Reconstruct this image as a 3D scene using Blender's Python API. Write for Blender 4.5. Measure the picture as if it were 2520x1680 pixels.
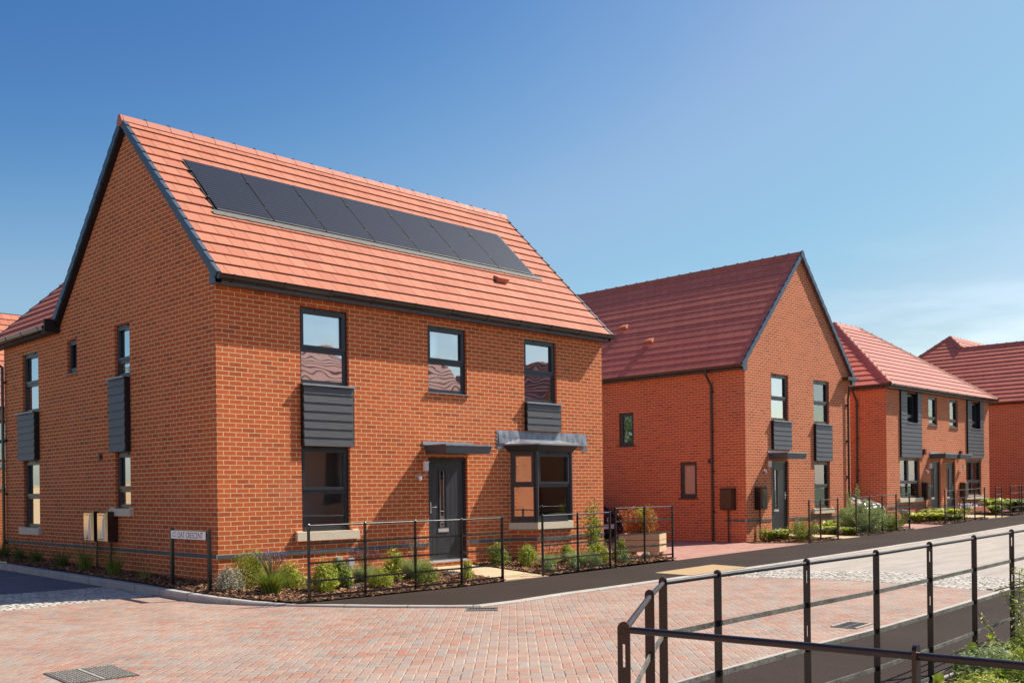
import bpy, bmesh, math, random
from mathutils import Vector, Matrix
from math import radians, sin, cos, pi, sqrt
for o in list(bpy.data.objects): bpy.data.objects.remove(o)
SC = bpy.context.scene; COL = SC.collection
RND = random.Random(7)

# ------------------------------------------------------------ camera
CAM_LOC = Vector((-7.920, -14.513, 1.347))
th, roll = radians(45), 0.0119
def c2w(v): return Vector((v[0]*cos(th)+v[1]*sin(th), -v[0]*sin(th)+v[1]*cos(th), v[2]))
R_ = c2w((cos(roll), 0, -sin(roll))); U_ = c2w((sin(roll), 0, cos(roll))); F_ = c2w((0, 1, 0))
cd = bpy.data.cameras.new('camera'); cam = bpy.data.objects.new('camera', cd); COL.objects.link(cam)
cam.matrix_world = Matrix(((R_.x, U_.x, -F_.x, CAM_LOC.x), (R_.y, U_.y, -F_.y, CAM_LOC.y), (R_.z, U_.z, -F_.z, CAM_LOC.z), (0, 0, 0, 1)))
cd.sensor_width = 36; cd.sensor_fit = 'HORIZONTAL'; cd.lens = 2465/2520*36; cd.shift_y = (1206.5-840)/2520
cd.clip_start = 0.05; cd.clip_end = 2000
SC.camera = cam

# ------------------------------------------------------------ light
SUN_DIR = Vector((0.87, -0.31, 1.0)).normalized()
W = bpy.data.worlds.new('World'); SC.world = W; W.use_nodes = True
nt = W.node_tree; nt.nodes.clear()
out = nt.nodes.new('ShaderNodeOutputWorld'); bg = nt.nodes.new('ShaderNodeBackground')
sky = nt.nodes.new('ShaderNodeTexSky'); sky.sky_type = 'NISHITA'; sky.sun_disc = False
sky.sun_elevation = math.asin(SUN_DIR.z); sky.sun_rotation = math.atan2(SUN_DIR.x, SUN_DIR.y)
sky.altitude = 0; sky.air_density = 1.0; sky.dust_density = 0.9; sky.ozone_density = 2.6
# thin high cloud streaks low over the horizon
tc = nt.nodes.new('ShaderNodeTexCoord'); mp = nt.nodes.new('ShaderNodeMapping')
mp.inputs['Scale'].default_value = (1.6, 1.6, 9.0); mp.inputs['Rotation'].default_value = (radians(12), radians(-9), radians(20))
nz = nt.nodes.new('ShaderNodeTexNoise'); nz.inputs['Scale'].default_value = 2.2; nz.inputs['Detail'].default_value = 7; nz.inputs['Roughness'].default_value = .55
rmp = nt.nodes.new('ShaderNodeMapRange'); rmp.inputs[1].default_value = .40; rmp.inputs[2].default_value = .66
sep = nt.nodes.new('ShaderNodeSeparateXYZ'); r2 = nt.nodes.new('ShaderNodeMapRange'); r2.inputs[1].default_value = .23; r2.inputs[2].default_value = .13
r3 = nt.nodes.new('ShaderNodeMapRange'); r3.inputs[1].default_value = .70; r3.inputs[2].default_value = .93
mu = nt.nodes.new('ShaderNodeMath'); mu.operation = 'MULTIPLY'; mu2 = nt.nodes.new('ShaderNodeMath'); mu2.operation = 'MULTIPLY'
mu3 = nt.nodes.new('ShaderNodeMath'); mu3.operation = 'MULTIPLY'; mu3.inputs[1].default_value = .55
mx = nt.nodes.new('ShaderNodeMixRGB'); mx.inputs[2].default_value = (7.2, 7.9, 8.6, 1)
L = nt.links.new
L(tc.outputs['Generated'], mp.inputs['Vector']); L(mp.outputs[0], nz.inputs['Vector']); L(nz.outputs[0], rmp.inputs[0])
L(tc.outputs['Generated'], sep.inputs[0]); L(sep.outputs['Z'], r2.inputs[0]); L(sep.outputs['X'], r3.inputs[0])
L(rmp.outputs[0], mu.inputs[0]); L(r2.outputs[0], mu.inputs[1]); L(mu.outputs[0], mu2.inputs[0]); L(r3.outputs[0], mu2.inputs[1]); L(mu2.outputs[0], mu3.inputs[0])
sp = nt.nodes.new('ShaderNodeSeparateColor'); hs = nt.nodes.new('ShaderNodeCombineColor'); L(sky.outputs[0], sp.inputs[0])
# contrast of a clear polarised sky: the deep part deepens, the pale part stays
for ch, pts in enumerate((((0, 0), (.14, .045), (.20, .125), (.235, .180), (.30, .195), (.39, .29), (1, .92)), ((0, 0), (.225, .125), (.30, .225), (.36, .300), (.42, .335), (.54, .41), (1, .92)), ((0, 0), (.39, .30), (.56, .45), (.64, .475), (.75, .52), (1, .86)))):
    dv = nt.nodes.new('ShaderNodeMath'); dv.operation = 'MULTIPLY'; dv.inputs[1].default_value = .1; ml = nt.nodes.new('ShaderNodeMath'); ml.operation = 'MULTIPLY'; ml.inputs[1].default_value = 10
    fc = nt.nodes.new('ShaderNodeFloatCurve'); cv = fc.mapping.curves[0]; cv.points[0].location = pts[0]; cv.points[1].location = pts[-1]
    for p_ in pts[1:-1]: cv.points.new(*p_)
    fc.mapping.update(); L(sp.outputs[ch], dv.inputs[0]); L(dv.outputs[0], fc.inputs['Value']); L(fc.outputs[0], ml.inputs[0]); L(ml.outputs[0], hs.inputs[ch])
L(mu3.outputs[0], mx.inputs[0]); L(hs.outputs[0], mx.inputs[1]); L(mx.outputs[0], bg.inputs[0]); L(bg.outputs[0], out.inputs[0])
bg.inputs[1].default_value = 0.12
sd = bpy.data.lights.new('sun', 'SUN'); sd.energy = 4.8; sd.angle = radians(.5); sd.color = (1, .93, .82)
sun = bpy.data.objects.new('sun', sd); COL.objects.link(sun); sun.rotation_euler = SUN_DIR.to_track_quat('Z', 'Y').to_euler()
SC.view_settings.view_transform = 'Standard'; SC.view_settings.look = 'None'; SC.view_settings.exposure = 0.48; SC.view_settings.gamma = 1

# ------------------------------------------------------------ materials
class NB:
    def __init__(s, name):
        s.m = bpy.data.materials.new(name); s.m.use_nodes = True; s.t = s.m.node_tree; s.t.nodes.clear()
        s.o = s.n('ShaderNodeOutputMaterial'); s.p = s.n('ShaderNodeBsdfPrincipled'); s.l(s.p.outputs[0], s.o.inputs[0])
    def n(s, t, **k):
        x = s.t.nodes.new(t)
        for a, b in k.items(): setattr(x, a, b)
        return x
    def l(s, a, b): s.t.links.new(a, b)
    def set(s, sock, v):
        if isinstance(v, (int, float)): sock.default_value = v
        elif isinstance(v, tuple): sock.default_value = v+(1,) if len(v) == 3 and sock.type == 'RGBA' else v
        else: s.l(v, sock)
    def M(s, op, a, b=0.0, c=None):
        x = s.n('ShaderNodeMath', operation=op); s.set(x.inputs[0], a); s.set(x.inputs[1], b)
        if c is not None: s.set(x.inputs[2], c)
        return x.outputs[0]
    def mix(s, f, a, b, bt='MIX'):
        x = s.n('ShaderNodeMixRGB', blend_type=bt); s.set(x.inputs[0], f); s.set(x.inputs[1], a); s.set(x.inputs[2], b); return x.outputs[0]
    def noise(s, scale, vec=None, detail=3, rough=.5):
        x = s.n('ShaderNodeTexNoise'); x.inputs['Scale'].default_value = scale; x.inputs['Detail'].default_value = detail; x.inputs['Roughness'].default_value = rough
        if vec is not None: s.l(vec, x.inputs['Vector'])
        return x.outputs[0]
    def mr(s, v, a, b, c=0.0, d=1.0):
        x = s.n('ShaderNodeMapRange'); s.set(x.inputs[0], v); x.inputs[1].default_value = a; x.inputs[2].default_value = b; x.inputs[3].default_value = c; x.inputs[4].default_value = d; return x.outputs[0]
    def obj(s): return s.n('ShaderNodeTexCoord').outputs['Object']
    def geo(s, k): return s.n('ShaderNodeNewGeometry').outputs[k]
    def xyz(s, v): x = s.n('ShaderNodeSeparateXYZ'); s.l(v, x.inputs[0]); return x.outputs
    def comb(s, a, b, c=0.0):
        x = s.n('ShaderNodeCombineXYZ'); s.set(x.inputs[0], a); s.set(x.inputs[1], b); s.set(x.inputs[2], c); return x.outputs[0]
    def bump(s, h, dist, st=1.0):
        x = s.n('ShaderNodeBump'); x.inputs['Distance'].default_value = dist; x.inputs['Strength'].default_value = st; s.l(h, x.inputs['Height']); s.l(x.outputs[0], s.p.inputs['Normal'])
    def done(s, color=None, rough=.8, spec=.5, metal=0.0):
        if color is not None: s.set(s.p.inputs['Base Color'], color)
        s.set(s.p.inputs['Roughness'], rough); s.p.inputs['Specular IOR Level'].default_value = spec; s.p.inputs['Metallic'].default_value = metal
        return s.m

def paint(name, col, rough=.4, spec=.5, metal=0.0, var=.12, sc=9, bump=0.0):
    b = NB(name); v = b.noise(sc, b.obj(), 4, .6)
    c = b.mix(b.mr(v, .3, .7), tuple(x*(1-var) for x in col), tuple(min(1, x*(1+var)) for x in col))
    if bump: b.bump(b.noise(sc*6, b.obj(), 3), bump)
    return b.done(c, b.mr(v, .3, .7, rough*.85, min(1, rough*1.15)), spec, metal)

def brick_mat(name, c1, c2, c3, mort, bump=.010, msz=.0068):
    b = NB(name); o = b.xyz(b.obj()); nn = b.xyz(b.geo('Normal'))
    side = b.M('GREATER_THAN', b.M('ABSOLUTE', nn[0]), b.M('ABSOLUTE', nn[1]))
    h = b.M('ADD', b.M('MULTIPLY', o[1], side), b.M('MULTIPLY', b.M('ADD', o[0], .0), b.M('SUBTRACT', 1.0, side)))
    v = b.comb(h, o[2], 0.0)
    wob = b.noise(7.0, b.comb(h, o[2], side), 2)
    v2 = b.comb(b.M('ADD', h, b.mr(wob, 0, 1, -.004, .004)), b.M('ADD', o[2], b.mr(b.noise(4.5, b.comb(o[2], h, 3.0), 2), 0, 1, -.005, .005)), 0.0)
    def bt(a, c, bias=0.0):
        t = b.n('ShaderNodeTexBrick'); t.inputs['Scale'].default_value = 1; t.inputs['Brick Width'].default_value = .225; t.inputs['Row Height'].default_value = .075
        t.inputs['Mortar Size'].default_value = msz; t.inputs['Mortar Smooth'].default_value = .25; t.inputs['Bias'].default_value = bias
        b.l(v2, t.inputs['Vector']); b.set(t.inputs['Color1'], a); b.set(t.inputs['Color2'], c); b.set(t.inputs['Mortar'], mort); return t
    t = bt(c1, c2); fac = t.outputs['Fac']
    # second random draw per brick: a few dark ones
    t2 = bt((0, 0, 0), (1, 1, 1), 0.0); t2.inputs['Mortar'].default_value = (0, 0, 0, 1)
    t2.squash = 1.0
    big = b.noise(.55, b.comb(h, o[2], side), 4, .6)
    fine = b.noise(38.0, b.comb(h, o[2], side), 4, .7)
    dk = b.mr(t2.outputs['Color'], .82, .95)
    c = b.mix(b.M('MULTIPLY', dk, .55), t.outputs['Color'], c3)
    c = b.mix(b.mr(big, .35, .7, 0, .35), c, tuple(x*1.15 for x in c1))
    c = b.mix(1.0, c, b.mix(fine, (.74, .70, .70), (1.24, 1.26, 1.28)), 'MULTIPLY')
    c = b.mix(fac, c, b.mix(fine, tuple(x*.82 for x in mort), tuple(min(1, x*1.12) for x in mort)))
    # faint lime bloom
    bl = b.mr(b.noise(1.3, b.comb(h, o[2], 5.0), 5, .65), .55, .80, 0, .16)
    c = b.mix(bl, c, (.66, .37, .24))
    hgt = b.M('ADD', b.M('SUBTRACT', 1.0, fac), b.M('MULTIPLY', fine, .35))
    b.bump(hgt, bump)
    return b.done(c, .88, .25)

def tile_mat(name, c1, c2, gauge, width=.295, rough=.75):
    b = NB(name); uv = b.n('ShaderNodeUVMap').outputs[0]
    t = b.n('ShaderNodeTexBrick'); t.inputs['Scale'].default_value = 1; t.inputs['Brick Width'].default_value = width; t.inputs['Row Height'].default_value = gauge
    t.inputs['Mortar Size'].default_value = .007; t.inputs['Mortar Smooth'].default_value = .1
    b.l(uv, t.inputs['Vector']); b.set(t.inputs['Color1'], c1); b.set(t.inputs['Color2'], c2); b.set(t.inputs['Mortar'], tuple(x*.36 for x in c1))
    n = b.noise(1.1, b.obj(), 4, .6); f = b.noise(60, b.obj(), 3, .7)
    c = b.mix(b.mr(n, .3, .7, 0, .35), t.outputs[0], tuple(x*.86 for x in c2))
    c = b.mix(1.0, c, b.mix(f, (.88, .88, .88), (1.1, 1.1, 1.1)), 'MULTIPLY')
    st = b.mr(b.noise(3.3, b.obj(), 6, .7), .62, .8, 0, .25); c = b.mix(st, c, (.62, .42, .36))
    b.bump(b.M('ADD', b.M('SUBTRACT', 1.0, t.outputs['Fac']), b.M('MULTIPLY', f, .15)), .004)
    return b.done(c, rough, .3)

def leaf_mat(name, cols, trans=.35, rough=.5):
    b = NB(name); r = b.geo('Random Per Island')
    rp = b.n('ShaderNodeValToRGB'); b.l(r, rp.inputs[0]); e = rp.color_ramp.elements
    while len(e) < len(cols): e.new(.5)
    for i, c in enumerate(cols): e[i].position = i/(len(cols)-1); e[i].color = c+(1,)
    b.done(rp.outputs[0], rough, .4)
    tr = b.n('ShaderNodeBsdfTranslucent'); b.l(b.mix(.5, rp.outputs[0], (.45, .5, .05)), tr.inputs[0]) if trans > 0 else None
    ms = b.n('ShaderNodeMixShader'); ms.inputs[0].default_value = trans; b.l(b.p.outputs[0], ms.inputs[1]); b.l(tr.outputs[0], ms.inputs[2]); b.l(ms.outputs[0], b.o.inputs[0])
    return b.m

def glass_mat(name, refl, tint=(.92, .94, .94), wob=.002):
    b = NB(name)
    g = b.n('ShaderNodeBsdfGlossy'); g.inputs['Roughness'].default_value = .015; g.inputs['Color'].default_value = (.93, .97, 1, 1)
    t = b.n('ShaderNodeBsdfTransparent'); t.inputs[0].default_value = tint+(1,)
    bp = b.n('ShaderNodeBump'); bp.inputs['Distance'].default_value = wob; b.l(b.noise(1.7, b.obj(), 1), bp.inputs['Height']); b.l(bp.outputs[0], g.inputs['Normal'])
    fr = b.n('ShaderNodeFresnel'); fr.inputs[0].default_value = 1.5
    f = b.M('MINIMUM', b.M('ADD', fr.outputs[0], refl), 1.0)
    ms = b.n('ShaderNodeMixShader'); b.l(f, ms.inputs[0]); b.l(t.outputs[0], ms.inputs[1]); b.l(g.outputs[0], ms.inputs[2]); b.l(ms.outputs[0], b.o.inputs[0])
    return b.m

def asphalt_mat(name, c, c2, sc=110, patch=.5):
    b = NB(name); p = b.obj(); n1 = b.noise(sc, p, 2, .8); n2 = b.noise(patch, p, 5, .6); n3 = b.noise(28, p, 3, .7)
    v = b.n('ShaderNodeTexVoronoi'); v.inputs['Scale'].default_value = 95; b.l(p, v.inputs['Vector'])
    col = b.mix(b.mr(n2, .32, .68), c, c2)
    col = b.mix(1.0, col, b.mix(b.mr(n1, .3, .7), (.45, .45, .45), (1.7, 1.66, 1.62)), 'MULTIPLY')
    col = b.mix(1.0, col, b.mix(v.outputs['Color'], (.8, .8, .8), (1.22, 1.22, 1.22)), 'MULTIPLY')
    col = b.mix(b.mr(n3, .6, .8, 0, .25), col, tuple(min(1, x*1.7) for x in c2))
    b.bump(n1, .004); return b.done(col, .92, .14)

def paver_mat(name, cols, joint, ang=45, size=.1, grime=.3):
    b = NB(name); vr = b.n('ShaderNodeVectorRotate'); vr.rotation_type = 'Z_AXIS'; vr.inputs['Angle'].default_value = radians(ang); b.l(b.obj(), vr.inputs['Vector'])
    wv = b.noise(1.3, b.obj(), 2)
    o = b.xyz(vr.outputs[0])
    x = b.M('ADD', b.M('DIVIDE', o[0], size), b.mr(wv, 0, 1, -.12, .12)); y = b.M('ADD', b.M('DIVIDE', o[1], size), b.mr(b.noise(1.1, b.obj(), 2), 0, 1, -.12, .12))
    i = b.M('FLOOR', x); j = b.M('FLOOR', y); fx = b.M('SUBTRACT', x, i); fy = b.M('SUBTRACT', y, j)
    k = b.M('FLOORED_MODULO', b.M('SUBTRACT', i, j), 4.0)
    hor = b.M('LESS_THAN', k, 1.5); k1 = b.M('COMPARE', k, 1.0, .1); k2 = b.M('COMPARE', k, 2.0, .1)
    # position along the long axis (0..2) and across (0..1), and the block's id cell
    lo = b.M('ADD', b.M('MULTIPLY', hor, b.M('ADD', fx, k1)), b.M('MULTIPLY', b.M('SUBTRACT', 1.0, hor), b.M('ADD', fy, k2)))
    ac = b.M('ADD', b.M('MULTIPLY', hor, fy), b.M('MULTIPLY', b.M('SUBTRACT', 1.0, hor), fx))
    ii = b.M('SUBTRACT', i, k1); jj = b.M('SUBTRACT', j, k2)
    wn = b.n('ShaderNodeTexWhiteNoise'); wn.noise_dimensions = '2D'; b.l(b.comb(ii, jj), wn.inputs['Vector'])
    dl = b.M('MINIMUM', lo, b.M('SUBTRACT', 2.0, lo)); da = b.M('MINIMUM', ac, b.M('SUBTRACT', 1.0, ac)); d = b.M('MINIMUM', dl, da)
    rp = b.n('ShaderNodeValToRGB'); b.l(wn.outputs[0], rp.inputs[0]); e = rp.color_ramp.elements
    while len(e) < len(cols): e.new(.5)
    for q, c in enumerate(cols): e[q].position = q/(len(cols)-1); e[q].color = c+(1,)
    fine = b.noise(70, b.obj(), 4, .7); big = b.noise(.45, b.obj(), 5, .62); mid = b.noise(2.2, b.obj(), 5, .65)
    c = b.mix(1.0, rp.outputs[0], b.mix(fine, (.82, .82, .82), (1.18, 1.18, 1.18)), 'MULTIPLY')
    c = b.mix(b.mr(big, .42, .68, 0, grime), c, (.46, .37, .30)); c = b.mix(b.mr(mid, .5, .75, 0, grime*.9), c, (.44, .36, .30))
    q_ = b.xyz(b.obj()); sw = b.noise(1.0, b.comb(b.M('MULTIPLY', b.M('ADD', q_[0], b.M('MULTIPLY', q_[1], .35)), .35), b.M('MULTIPLY', b.M('SUBTRACT', q_[1], b.M('MULTIPLY', q_[0], .35)), 2.2)), 5, .6)
    c = b.mix(b.mr(sw, .5, .72, 0, grime*.8), c, (.25, .215, .19)); sp_ = b.noise(9.0, b.obj(), 2, .5); c = b.mix(b.mr(sp_, .74, .80, 0, .55), c, (.09, .07, .055))
    jm = b.mr(b.M('ADD', d, b.mr(fine, 0, 1, -.02, .02)), .028, .06, 1.0, 0.0)
    c = b.mix(jm, c, b.mix(b.mr(mid, .35, .6), joint, tuple(min(1, q*3.2) for q in joint)))
    b.bump(b.M('ADD', b.mr(d, .02, .12), b.M('MULTIPLY', fine, .2)), .006)
    return b.done(c, .85, .3)

MT = {}
MT['brick'] = brick_mat('brick_orange_red', (.64, .138, .040), (.50, .102, .033), (.33, .070, .033), (.92, .68, .35))
MT['brick2'] = brick_mat('brick_orange_pale_joint', (.63, .150, .050), (.50, .112, .042), (.35, .078, .038), (.92, .66, .42), msz=.0072)
MT['slate_brick'] = paint('blue_brick', (.085, .095, .11), .6, var=.25, sc=5)
MT['tile1'] = tile_mat('roof_tile_terracotta', (.60, .222, .132), (.49, .168, .098), .345)
MT['tile2'] = tile_mat('roof_tile_red', (.74, .215, .135), (.64, .180, .112), .345)
MT['tile3'] = tile_mat('roof_tile_pale', (.52, .205, .155), (.45, .17, .125), .345)
MT['ridge'] = paint('ridge_terracotta', (.50, .17, .105), .7)
MT['verge'] = paint('verge_blue_grey', (.060, .088, .125), .45)
MT['fascia'] = paint('fascia_anthracite', (.075, .095, .125), .35, var=.06)
MT['gutter'] = paint('gutter_black', (.026, .019, .017), .16, .6, var=.1)
MT['frame'] = paint('window_frame_anthracite', (.032, .037, .047), .32, var=.06)
MT['door'] = paint('door_anthracite', (.036, .038, .044), .42, var=.08)
MT['clad'] = None
b = NB('cladding_board'); o = b.xyz(b.obj()); gr = b.noise(1.0, b.comb(b.M('MULTIPLY', b.M('ADD', o[0], o[1]), 3.0), b.M('MULTIPLY', o[2], 110.0), 0.0), 4, .7)
b.bump(gr, .003); MT['clad'] = b.done(b.mix(b.mr(gr, .35, .65), (.060, .061, .067), (.102, .102, .108)), .42, .5)
MT['stone'] = paint('sill_stone', (.74, .63, .46), .85, var=.07, sc=20, bump=.001)
MT['skirt'] = paint('grey_flashing_skirt', (.155, .148, .13), .8, var=.3, sc=9)
MT['slab'] = paint('sandstone_slab', (.60, .44, .26), .85, var=.14, sc=3, bump=.001)
MT['lead'] = paint('lead_flashing', (.24, .26, .29), .45, .5, .35, var=.35, sc=6, bump=.002)
MT['cap'] = paint('grey_metal_cap', (.30, .33, .35), .4, .5, .2)
MT['white'] = paint('white_plastic', (.78, .78, .78), .35, var=.03)
MT['greyplastic'] = paint('grey_plastic', (.5, .53, .56), .4, var=.04)
MT['chrome'] = paint('chrome', (.82, .82, .82), .22, .5, .65, var=.03)
MT['room'] = paint('room_plaster', (.80, .79, .77), .9, var=.04, sc=2)
MT['blind'] = paint('blind_slat', (.74, .72, .70), .6, var=.04)
MT['frost'] = paint('frosted_pane', (.55, .36, .25), .35, var=.04)
MT['glass'] = glass_mat('window_glass', .20)
MT['glass_hi'] = glass_mat('window_glass_coated', .55, wob=.004)
MT['metal'] = paint('black_iron', (.013, .0115, .012), .28, .6, var=.25, sc=14)
MT['metal_gloss'] = paint('black_gloss_rail', (.016, .015, .018), .38, .6, var=.2, sc=10)
b = NB('dusty_flat_rail'); n = b.noise(90, b.obj(), 4, .75); n2 = b.noise(6, b.obj(), 4, .6)
MT['rail'] = b.done(b.mix(b.mr(b.M('MULTIPLY', n, b.M('ADD', n2, .5)), .34, .60), (.05, .046, .04), (.27, .26, .215)), .45, .5)
MT['brown_box'] = paint('meter_box_brown', (.05, .022, .015), .3)
MT['box_film'] = paint('meter_box_gloss_front', (.60, .50, .38), .10, .5, .9, var=.06)
MT['black_box'] = paint('meter_box_black', (.012, .013, .014), .14, .6)
MT['dark'] = paint('near_black', (.008, .008, .009), .5)
MT['wood'] = None
b = NB('planter_timber'); o = b.xyz(b.obj()); gr = b.noise(1.0, b.comb(b.M('MULTIPLY', b.M('ADD', o[0], o[1]), 5.0), b.M('MULTIPLY', o[2], 60.0), 0.0), 4, .6)
MT['wood'] = b.done(b.mix(b.mr(gr, .3, .7), (.52, .36, .20), (.70, .52, .32)), .8, .3)
MT['kerb'] = None
b = NB('kerb_concrete'); o = b.xyz(b.n('ShaderNodeUVMap').outputs[0]); f = b.M('FRACT', b.M('DIVIDE', o[0], .915)); jn = b.M('LESS_THAN', f, .012)
n = b.noise(3, b.obj(), 6, .7); n2 = b.noise(120, b.obj(), 2)
c = b.mix(b.mr(n, .3, .7), (.38, .35, .31), (.54, .49, .42)); c = b.mix(1.0, c, b.mix(n2, (.85,)*3, (1.15,)*3), 'MULTIPLY'); c = b.mix(jn, c, (.06, .05, .045))
b.bump(n2, .001); MT['kerb'] = b.done(c, .85, .3)
MT['footway'] = asphalt_mat('footway_asphalt', (.036, .0255, .021), (.047, .034, .028))
MT['asphalt'] = asphalt_mat('street_asphalt', (.17, .175, .185), (.23, .23, .24))
b = NB('dusty_asphalt'); p = b.xyz(b.obj()); st = b.noise(1.0, b.comb(b.M('MULTIPLY', p[0], .55), b.M('MULTIPLY', p[1], 3.2), 0.0), 6, .68); g = b.noise(150, b.obj(), 3, .8); bb = b.noise(.35, b.obj(), 4)
c = b.mix(b.mr(st, .32, .7), (.33, .29, .25), (.50, .44, .37)); c = b.mix(1.0, c, b.mix(g, (.75,)*3, (1.25,)*3), 'MULTIPLY'); c = b.mix(b.mr(bb, .4, .7, 0, .4), c, (.46, .40, .33))
b.bump(g, .003); MT['dusty'] = b.done(c, .88, .3)
MT['paver'] = paver_mat('block_paving', ((.27, .235, .205), (.40, .175, .115), (.36, .225, .175), (.42, .25, .185), (.31, .28, .245), (.40, .225, .165)), (.19, .14, .095), grime=.42)
MT['paver2'] = paver_mat('drive_paving', ((.38, .17, .13), (.46, .21, .16), (.50, .27, .21), (.42, .20, .155)), (.16, .11, .09), ang=0, grime=.2)
MT['soil'] = paint('bed_soil', (.045, .024, .015), .95, var=.4, sc=12, bump=.01)
MT['chip'] = leaf_mat('bark_chip', [(.07, .028, .014), (.20, .085, .036), (.33, .15, .065), (.55, .34, .18)], 0.0, .9)
MT['sett'] = leaf_mat('granite_sett', [(.42, .385, .33), (.50, .46, .39), (.56, .52, .44), (.64, .59, .50)], 0.0, .8)
MT['sett_bed'] = paint('sett_bedding', (.30, .265, .21), .95, var=.25, sc=20)
MT['tactile'] = paint('tactile_buff', (.62, .42, .22), .8, var=.1, sc=12)
MT['iron'] = paint('cast_iron', (.13, .12, .105), .55, .5, .2, var=.4, sc=30)
MT['iron_hi'] = paint('worn_iron_studs', (.50, .46, .38), .5, .5, .2, var=.35, sc=40)
b = NB('solar_cells'); uv = b.xyz(b.n('ShaderNodeUVMap').outputs[0]); ln = b.M('LESS_THAN', b.M('FRACT', b.M('DIVIDE', uv[1], .083)), .16); n = b.noise(14, b.obj(), 5, .7)
c = b.mix(b.mr(n, .3, .7), (.008, .009, .013), (.020, .021, .027)); c = b.mix(b.M('MULTIPLY', ln, .8), c, (.12, .12, .14)); MT['solar'] = b.done(c, .30, .28)
MT['grass'] = paint('verge_grass', (.06, .10, .025), .95, var=.3, sc=.8)
MT['g_olive'] = leaf_mat('leaf_olive', [(0.105, 0.128, 0.018), (0.255, 0.300, 0.030), (0.450, 0.480, 0.045), (0.180, 0.225, 0.030), (0.330, 0.240, 0.045)])
MT['g_lime'] = leaf_mat('leaf_lime', [(.20, .26, .02), (.52, .56, .07), (.70, .72, .12), (.34, .42, .05), (.12, .18, .02), (.60, .62, .10)], .3)
MT['g_mid'] = leaf_mat('leaf_mid', [(.08, .15, .02), (.24, .34, .04), (.42, .50, .07), (.12, .20, .03), (.05, .09, .02), (.33, .40, .06)], .3)
MT['g_grey'] = leaf_mat('leaf_grey_green', [(0.180, 0.270, 0.135), (0.330, 0.435, 0.225), (0.480, 0.570, 0.330), (0.225, 0.330, 0.120)])
MT['g_silver'] = leaf_mat('leaf_silver', [(.20, .20, .13), (.42, .40, .30), (.58, .54, .46), (.30, .28, .18)], .15)
MT['g_dark'] = leaf_mat('leaf_dark', [(0.039, 0.091, 0.026), (0.091, 0.169, 0.046), (0.143, 0.234, 0.065)])
MT['g_tree'] = leaf_mat('leaf_tree', [(.04, .065, .02), (.07, .10, .035), (.10, .13, .05)], .2)
MT['g_red'] = leaf_mat('leaf_copper', [(.30, .05, .02), (.50, .11, .03), (.62, .20, .07), (.22, .04, .02), (.50, .09, .03)], .2)
MT['purple'] = leaf_mat('flower_purple', [(.16, .09, .36), (.30, .20, .55), (.38, .30, .60)], .2)
MT['maroon'] = leaf_mat('flower_maroon', [(.07, .02, .05), (.14, .04, .10)], .2)
MT['petal'] = leaf_mat('flower_white', [(.75, .75, .75), (.8, .78, .8)], .2)
MT['stem'] = leaf_mat('plant_stem', [(.10, .10, .03), (.18, .17, .06)], 0.0)
MT['navy'] = paint('car_paint_navy', (.010, .010, .035), .15, .8, var=.05)
MT['carwhite'] = paint('car_paint_white', (.80, .81, .82), .15, .6, var=.02)
MT['carglass'] = paint('car_glass', (.01, .012, .014), .06, .9, var=.02)
MT['tyre'] = paint('tyre', (.012, .012, .012), .8)
MT['lens'] = paint('headlamp_lens', (.35, .38, .42), .1, .9, var=.3, sc=30)
MT['plate'] = paint('number_plate_pale', (.72, .60, .66), .4, var=.03)
MT['signwhite'] = paint('sign_white', (.88, .89, .92), .3, var=.02)
MT['ink'] = paint('sign_ink', (.035, .035, .05), .4)
MT['logo'] = paint('crest_blue', (.05, .16, .35), .4)
MT['red'] = paint('vent_red', (.16, .03, .02), .6)

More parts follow.
